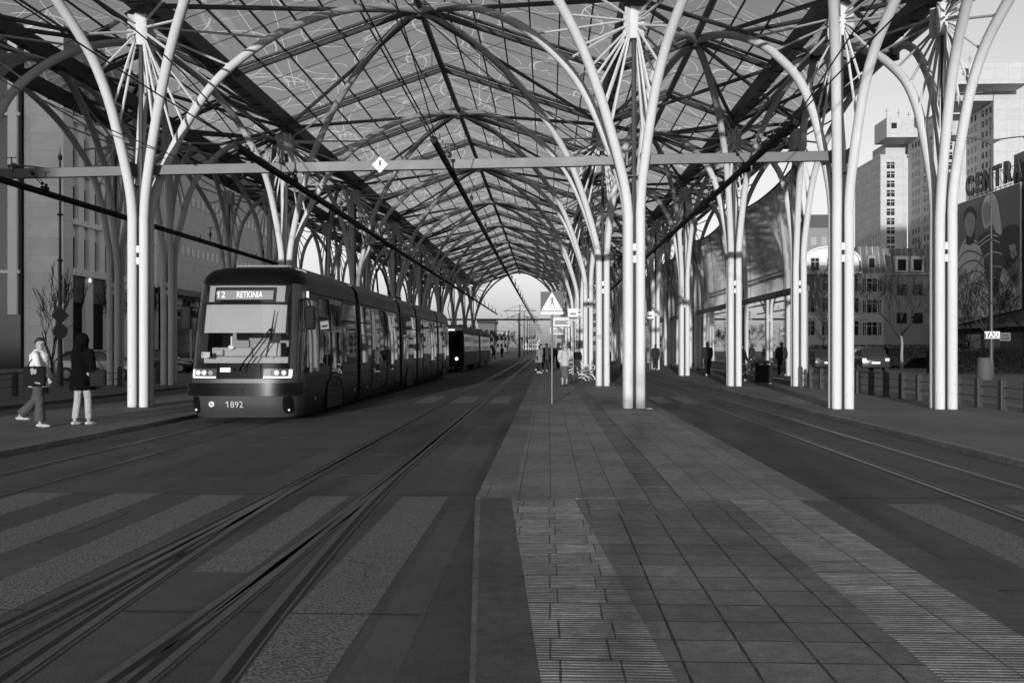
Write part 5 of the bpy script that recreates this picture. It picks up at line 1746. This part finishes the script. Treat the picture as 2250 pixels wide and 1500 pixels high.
m = MB(); m.box(38.6, 47.5, -.5, .1, 12.6, 12.95); m.build('cornice', RENDER_W, th)
m = MB()
for k in range(28): m.box(38.8 + .31 * k, 38.84 + .31 * k, -.45, -.41, 12.95, 13.75)
m.box(38.7, 47.4, -.46, -.40, 13.75, 13.82); m.build('balcony_railing', DARK_STEEL, th)
for x in (40.6, 43.05, 45.5): window(th, 'S', x, 14.1, 1.2, 1.9, .25, PANE)
for x in (42.2, 44.6, 39.8, 46.4):
    window(th, 'S', x, 11.0, 1.2, 1.9, 0, PANE)
    m = MB(); m.prism([(x - .6, 11.95)] + [(x + .6 * math.cos(a), 11.95 + .6 * math.sin(a)) for a in [k * math.pi / 8 for k in range(9)]], 'Y', -.032, .1); m.build('arched_pane', PANE, th)
    window(th, 'S', x, 7.9, 1.3, 2.2, 0, PANE); window(th, 'S', x, 4.4, 1.3, 2.2, 0, PANE)
m = MB(); m.box(38.8, 47.3, -.15, .02, 6.0, 6.2); m.build('string_course', RENDER_W, th)
th = thing('town_house', 'narrow grey house with bay windows between white gable house and mansard house', 'house', (0, 140, 0))
m = MB(); m.box(47.25, 50.9, .1, 12, -.1, 12.7); m.build('wall', RENDER, th)
m = MB(); m.prism([(.1, 12.7), (12, 12.7), (10, 16.9), (1.2, 16.9)], 'X', 47.25, 50.9); m.build('roof', SEAMROOF, th)
for z in (10.9, 7.7, 4.3):
    window(th, 'S', 49.1, z, 1.5, 2.0, .1, PANE); window(th, 'S', 47.95, z, .5, 2.0, .1, PANE); window(th, 'S', 50.25, z, .5, 2.0, .1, PANE)
m = MB(); m.box(48.6, 49.7, .3, 1.5, 13.3, 15.4); d_ = m.build('dormer', RENDER_G, th); m = MB(); m.box(48.75, 49.55, .22, .35, 13.6, 15.0); m.build('dormer_pane', PANE, d_)
th = thing('town_house', 'grey house with dark seamed mansard roof and two white dormers', 'house', (0, 140, 0))
m = MB(); m.box(50.95, 64, .2, 12, -.1, 12.6); m.build('wall', RENDER_G, th)
m = MB(); m.prism([(.2, 12.6), (12, 12.6), (10.5, 16.6), (1.6, 16.6)], 'X', 50.95, 64); m.build('roof', SEAMROOF, th)
m = MB(); m.box(50.9, 64, -.05, .3, 12.45, 12.7); m.build('cornice', RENDER, th)
for x in (53.6, 55.95, 60.5):
    m = MB(); m.box(x - .95, x + .95, .15, 1.6, 12.9, 15.3); d_ = m.build('dormer', RENDER_W, th, bevel=.04)
    m = MB(); m.box(x - .6, x + .6, .08, .2, 13.1, 14.8); m.build('dormer_pane', PANE, d_)
    for z in (10.2, 5.9):
        window(th, 'S', x, z, 1.5, 1.6, .2, PANE, frame=False)
gh = thing('house_block', 'grey block with dark ridged roof behind the white gable house', 'building', (0, 200, 0))
m = MB(); m.box(48, 62.5, 0, 14, 0, 27.4); m.build('wall', mat('grey_block', .20, .8, 0, .12), gh)
m = MB(); m.prism([(48, 27.42), (62.5, 27.42), (62, 30.2), (49, 30.2)], 'Y', -.2, 14); m.build('roof', mat('dark_tiles', .07, .8), gh)
for x in (55.5, 57.6, 59.9):
    for z in (24.5, 21.5, 18.5): window(gh, 'S', x, z, 1.2, 1.7, 0, PANE_LT, frame=False)

# tower blocks
PANEL = paving('concrete_tower_panels', .43, 3.0, 2.5, 0, 0, .05, .85, var=.08, axes='XZ', bumpk=.1, dirt=.25)
PANEL_S = paving('concrete_tower_side', .42, 3.0, 2.5, 0, 0, .05, .85, var=.08, axes='YZ', bumpk=.1, dirt=.25)
def tower(label, x0, x1, y0, y1, h, cols, stair=None, cap=None, shaft=None):
    t = thing('tower_block', label, 'tower block', (0, 0, 0), group=None)
    m = MB(); m.box(x0, x1, y0, y1, 0, h)
    w_ = m.build('wall', [PANEL, PANEL_S], t)
    for p in w_.data.polygons:
        if abs(p.normal.x) > .9: p.material_index = 1
    specs = []
    n = int((h - 3) / 2.52)
    for r in range(n):
        z = h - 2.2 - r * 2.52
        for c in cols:
            specs.append(('W', c, z, .85, 1.5, x0))
    if stair is not None:
        for r in range(n): specs.insert(0, ('S', stair, h - 2.4 - r * 2.52, 2.1, 1.8, y0))
    many_windows(t, specs, 100)
    if stair is not None:
        for r in range(min(n, 16)):
            m = MB(); z = h - 2.4 - r * 2.52
            m.box(stair - .06, stair + .06, y0 - .06, y0 - .032, z - .9, z + .9); m.box(stair - 1.05, stair + 1.05, y0 - .062, y0 - .033, z + .2, z + .32); m.build('window_bars', FRAME_W, t)
    if shaft:
        m = MB(); m.box(*shaft); m.build('lift_shaft', PANEL, t)
    if cap:
        m = MB(); m.box(*cap); c_ = m.build('machine_room', PANEL, t)
        m = MB(); m.box(cap[0] + 1.2, cap[0] + 2.6, cap[2] - .05, cap[2] + .1, (cap[4] + cap[5]) / 2 - .3, (cap[4] + cap[5]) / 2 + 1.2); m.build('small_window', PANE, c_)
        m = MB()
        for k, dx in enumerate((1.0, 4.2, 6.8)):
            m.tube([(cap[0] + dx, cap[2] + 3, cap[5]), (cap[0] + dx, cap[2] + 3, cap[5] + 3.2 - k * .5)], .06, 4); m.tube([(cap[0] + dx - .6, cap[2] + 3, cap[5] + 2.4 - k * .5), (cap[0] + dx + .6, cap[2] + 3, cap[5] + 2.4 - k * .5)], .04, 4)
        m.build('antenna', DARK_STEEL, c_)
    m = MB(); m.box(x0 - .1, x1 + .1, y0 - .1, y1 + .1, h, h + .5); m.build('parapet', PANEL, t)
tower('lowest pale tower block with a boxy overhanging machine room on top', 89.9, 96.95, 250, 270.5, 53.0, [252 + 2.05 * k for k in range(9) if k % 4 != 3], 92.6, (89, 104, 243, 252, 56.6, 61.8), (92, 99, 252.05, 262, 53.55, 57))
tower('middle pale tower block with rows of small windows', 97.0, 105, 233, 249.5, 59.5, [234.6 + 1.9 * k for k in range(8) if k % 4 != 3], 100.5)
tower('tallest pale tower block with wide overhanging roof box', 105.05, 128, 219, 234, 62.5, [220.5 + 1.9 * k for k in range(7) if k % 4 != 3], None, (93.5, 109.6, 212, 219.0, 61.6, 66.3), (96.5, 104.9, 219.05, 230, 59.6, 61.55))

# department store with billboard
BRICK_DK = mat('dark_store_wall', .06, .8, 0, .2, .4)
ds = thing('department_store', 'dark flat-roofed store building behind the large billboard', 'building', (0, 0, 0))
m = MB(); m.box(48.6, 75, 84, 112, -.1, 18.2); m.build('wall', BRICK_DK, ds)
m = MB(); m.box(49.2, 75, 78, 98.2, 18.21, 21.8); m.build('upper_storey', mat('store_upper', .14, .7, 0, .1), ds)
for z in (1.0, 19.2):
    for yy in (80.5, 84, 87.5, 91):
        if z > 10: window(ds, 'W', yy + 2, z + .6, 2.6, 1.3, 49.2, PANE, frame=False)
for yy in (88, 92.5, 97, 101.5, 106): window(ds, 'W', yy, 1.7, 3.6, 2.6, 48.6, PANE, frame=False)
m = MB(); m.box(47.0, 48.58, 84, 112, 3.6, 4.0); m.build('awning', DARK_STEEL, ds)
for z in (6.5, 10.5, 14.5):
    m = MB(); m.box(48.4, 48.58, 84, 94.6, z, z + .25); m.build('ledge', BEAM_GREY, ds)
bb = thing('billboard', 'huge grey billboard picture of two people in striped knitwear', 'billboard', (48.4, 0, 0))
m = MB(); m.prism([(111.3, 2.8 + 1.4), (111.3, 18.3), (95.2, 18.3), (95.2, 5.6)], 'X', -.05, .15); m.build('board', mat('poster_ground', .11, .6, 0, .12, .15), bb)
m = MB()
for a, b_ in (((111.4, 18.3), (95.1, 18.3)), ((95.1, 18.4), (95.1, 5.5)), ((111.4, 4.1), (95.1, 5.5)), ((111.4, 18.4), (111.4, 4.1))):
    m.tube([(-.05, a[0], a[1]), (-.05, b_[0], b_[1])], .11, 4)
m.build('frame', mat('billboard_frame', .40, .6), bb)
POSTER = [mat('poster_%d' % i, v, .7, 0, .25, 1.2) for i, v in enumerate((.50, .03, .30, .04, .36, .45))]
pp = MB()
def flat(poly, d, mi):
    pp.cur = mi
    n = len(poly)
    if n > 4:
        out = []
        for i in range(n):
            a, b_, c, e = [Vector(poly[(i + k) % n]) for k in (-1, 0, 1, 2)]
            for q in range(4):
                w_ = q / 4
                out.append(0.5 * ((2 * b_) + (c - a) * w_ + (2 * a - 5 * b_ + 4 * c - e) * w_ * w_ + (3 * b_ - 3 * c + e - a) * w_ ** 3))
        poly = out
    pp.add([(-d, p[0], p[1]) for p in poly], [tuple(range(len(poly)))])
flat([(109.6, 5.4), (104.4, 4.9), (99.2, 5.3), (95.5, 5.8), (95.5, 7.4), (99.0, 7.8), (111.2, 6.2), (111.2, 4.4)], .06, 4)
flat([(108.0, 13.8), (106.4, 14.2), (104.8, 13.5), (103.1, 12.3), (102.3, 9.7), (102.1, 5.3), (104.4, 5.0), (107.5, 5.0), (109.6, 5.4), (109.7, 9.2), (109.4, 12.1)], .065, 0)
flat([(99.2, 13.8), (95.5, 14.0), (95.4, 11.0), (96.9, 10.2), (98.6, 9.9)], .065, 1)
flat([(104.4, 13.7), (102.1, 14.3), (100.0, 14.0), (99.0, 12.3), (98.7, 9.9), (99.6, 7.5), (101.4, 7.6), (102.5, 9.2), (103.3, 11.8)], .07, 3)
flat([(107.3, 13.6), (106.2, 13.2), (105.2, 13.7), (105.5, 15.0), (106.9, 15.0)], .068, 1)
flat([(107.6, 16.2), (107.3, 17.0), (106.4, 17.3), (105.4, 16.8), (105.0, 15.8), (105.3, 14.8), (106.1, 14.1), (107.0, 14.5), (107.5, 15.3)], .072, 2)
flat([(107.9, 16.1), (107.7, 17.1), (106.5, 17.7), (105.2, 17.1), (104.7, 16.0), (105.1, 16.3), (105.9, 16.9), (106.9, 16.9), (107.5, 16.5)], .078, 1)
flat([(106.9, 15.85), (106.5, 15.95), (106.5, 15.8)], .079, 1)
flat([(105.9, 15.85), (105.5, 15.9), (105.5, 15.75)], .079, 1)
flat([(103.4, 17.0), (102.6, 18.1), (101.2, 18.3), (100.0, 17.4), (99.3, 15.4), (99.0, 13.6), (100.2, 13.9), (101.0, 14.9), (102.6, 14.6), (103.3, 15.6)], .074, 0)
flat([(103.2, 16.8), (102.5, 17.6), (101.6, 17.0), (101.5, 15.8), (102.3, 15.0), (103.0, 15.7)], .079, 2)
flat([(99.7, 7.5), (98.7, 9.9), (97.1, 8.8), (95.8, 6.8), (96.2, 6.0), (99.2, 6.1)], .08, 5)
flat([(97.5, 12.2), (96.2, 12.2), (95.8, 11.0), (96.8, 10.6)], .08, 2)
def stripe(pts, wd, d, mi):
    P = smooth_path([(0, a, b_) for a, b_ in pts], 4)
    pp.cur = mi
    pp.grid([[(-d, p.y, p.z - wd) for p in P], [(-d, p.y, p.z + wd) for p in P]])
for st in ([(109.5, 11.6), (107.7, 12.5), (105.5, 12.4), (103.0, 11.5)], [(109.6, 10.3), (107.7, 11.2), (104.9, 11.3), (102.6, 10.2)], [(109.6, 8.9), (107.5, 9.8), (104.6, 10.1), (102.3, 9.1)], [(109.6, 7.3), (107.5, 8.4), (104.4, 8.7), (102.2, 7.8)], [(107.9, 13.5), (106.4, 13.6), (104.0, 13.0)]):
    stripe(st, .075, .075, 1)
for st in ([(104.2, 12.7), (101.7, 13.3), (99.4, 12.7)], [(103.3, 11.3), (101.2, 11.9), (98.9, 11.4)], [(102.8, 9.8), (100.8, 10.3), (98.8, 10.0)], [(102.0, 8.7), (100.7, 9.1), (99.3, 8.6)], [(104.0, 13.2), (101.7, 13.8), (99.8, 13.4)]):
    stripe(st, .07, .08, 0)
pp.build('printed_picture', POSTER, bb, fixn=False)
rl = thing('rooftop_sign', 'large dark letters spelling CENTRAL on the roof edge over the billboard', 'sign', (48.6, 100.4, 18.4))
LET = mat('dark_sign_letters', .05, .6)
xs = [6.55 - 2.15 * k for k in range(7)]
for ch, yy in zip('CENTRAL', xs):
    text_mesh('letter', ch, 3.1, LET, rl, (0, yy, 1.55), (R(90), 0, R(-90)), .12, bold=.10, sx=.80)
m = MB()
for yy in [7.4 - 1.05 * k for k in range(15)]:
    m.tube([(.35, yy, 0), (.35, yy, 2.6)], .035, 4); m.tube([(.35, yy, 2.4), (1.6, yy, 0)], .03, 4)
for z in (.4, 2.2): m.tube([(.35, 7.4, z), (.35, -7.4, z)], .04, 4)
m.build('support_frame', GREY_POLE, rl)

# buildings behind the camera that shade part of the square
def back_block(label, x0, x1, y0, y1, h):
    t = thing('street_building', label, 'building', (0, 0, 0), group='buildings on the street behind the viewer')
    m = MB(); m.box(x0, x1, y0, y1, -.1, h); m.build('wall', RENDER_G, t)
    m = MB(); m.box(x0 - .3, x1 + .3, y0 - .3, y1 + .3, h, h + .6); m.build('cornice', RENDER, t)
    for z in [2.4 + 3.4 * k for k in range(int((h - 3) / 3.4))]:
        u = x0 + 2
        while u < x1 - 1:
            m = MB(); m.box(u - .7, u + .7, y1 - .1, y1 + .04, z - .95, z + .95); m.build('window', PANE, t)
            u += 4.2
back_block('grey street building behind the viewer on the side of the stone offices', -62, -21.6, -60, -30, 32)
back_block('grey street building behind the viewer on the side of the taxi road', 19, 50, -60, -40, 30)
back_block('tall grey block behind the viewer far on the taxi side', 56, 92, -62, -42, 60)

# ------------------------------------------------------------------ far end of the street
def mast(x, y, h, lb):
    t = thing('line_mast', lb, 'mast', (x, y, ZS), group='black overhead line masts beyond the canopy')
    m = MB(); m.tube([(0, 0, 0), (0, 0, h)], [.10, .06], 8); m.build('pole', DARK_STEEL, t)
    m = MB(); m.tube([(-2.6, 0, h - .9), (2.6, 0, h - .9)], .045, 5); m.tube([(-2.4, 0, h - .9), (0, 0, h)], .025, 4); m.tube([(2.4, 0, h - .9), (0, 0, h)], .025, 4); m.build('bracket_arm', DARK_STEEL, t)
for i in range(8):
    mast(-4.4, 143 + 26 * i, 8.2 - .1 * i, 'black overhead line mast between the tracks, %s beyond the canopy end' % ORD[i])
mast(-4.35, 136, 6.6, 'black mast just beyond the far box beam')
for x in (-6.6, -2.45):
    for k in range(7):
        wire([(x, 143 + 26 * k, 5.9), (x, 156 + 26 * k, 5.7), (x, 169 + 26 * k, 5.9)], 'thin contact wire beyond the canopy between the masts', .025)
        wire([(x, 143 + 26 * k, 7.2), (x, 156 + 26 * k, 6.3), (x, 169 + 26 * k, 7.2)], 'thin carrying wire beyond the canopy between the masts', .025)
def far_block(label, x0, x1, y, h, m_, cols, rows):
    t = thing('far_building', label, 'building', (0, y, 0), group='pale buildings at the far end of the street')
    m = MB(); m.box(x0, x1, 0, 12, 0, h); m.build('wall', m_, t)
    m = MB(); m.box(x0 - .3, x1 + .3, -.3, 12.3, h, h + .7); m.build('roof_edge', RENDER_G, t)
    for r in range(rows):
        for c in range(cols):
            u = x0 + (x1 - x0) * (c + .5) / cols
            window(t, 'S', u, h - 2.2 - r * (h - 2) / max(rows, 1), (x1 - x0) / cols * .55, (h - 2) / rows * .5, 0, PANE, frame=False)
far_block('pale block with square windows beyond the trailer car', -16.5, -12.7, 215, 7.2, RENDER_W, 3, 3)
far_block('bright white small building at the far end of the street', -17.2, -13.4, 300, 6.4, RENDER_W, 3, 2)
far_block('long low pale building at the far end of the street', -13.0, -4.0, 480, 6.0, RENDER, 6, 2)
far_block('grey wide building closing the far end of the street', -62, -32, 330, 9, RENDER_G, 9, 3)
far_block('grey block right of the far masts', 3, 24, 380, 14, RENDER_G, 6, 4)
far_block('tall grey block beyond the island columns', 14, 40, 300, 20, RENDER_G, 7, 6)
far_block('grey long block beyond the glass wall', 30, 70, 330, 22, RENDER_G, 9, 6)

# small litter and the street lamps behind the viewer whose long shadows cross the paving
PAPER = mat('crumpled_paper', .7, .8, 0, .1)
def litter(label, x, y, z, sz, seed, m_=None):
    r_ = random.Random(seed)
    m = MB()
    n = 5
    m.grid([[(sz * (i / n - .5), sz * .7 * (j / n - .5), abs(r_.gauss(0, sz * .10)) + .004) for i in range(n + 1)] for j in range(n + 1)])
    o = m.build('paper_scrap', m_ or PAPER, None, smooth=False)
    o.location = (x, y, z); o.rotation_euler = (0, 0, r_.uniform(0, 6))
    tag(o, label, 'litter')
litter('crumpled white paper scrap on the ground right of the first island column', 2.52, 22.75, 0.0, .20, 1)
street_lamp('street lamp behind the viewer nearest the island', (-2.75, -25, -.09), 5.2, 4.6, .9, R(0))
street_lamp('street lamp behind the viewer toward the right track', (-1.1, -31, -.09), 5.2, 4.6, .9, R(0))
street_lamp('street lamp behind the viewer toward the left track', (-7.1, -33, -.09), 5.2, 4.6, .9, R(0))
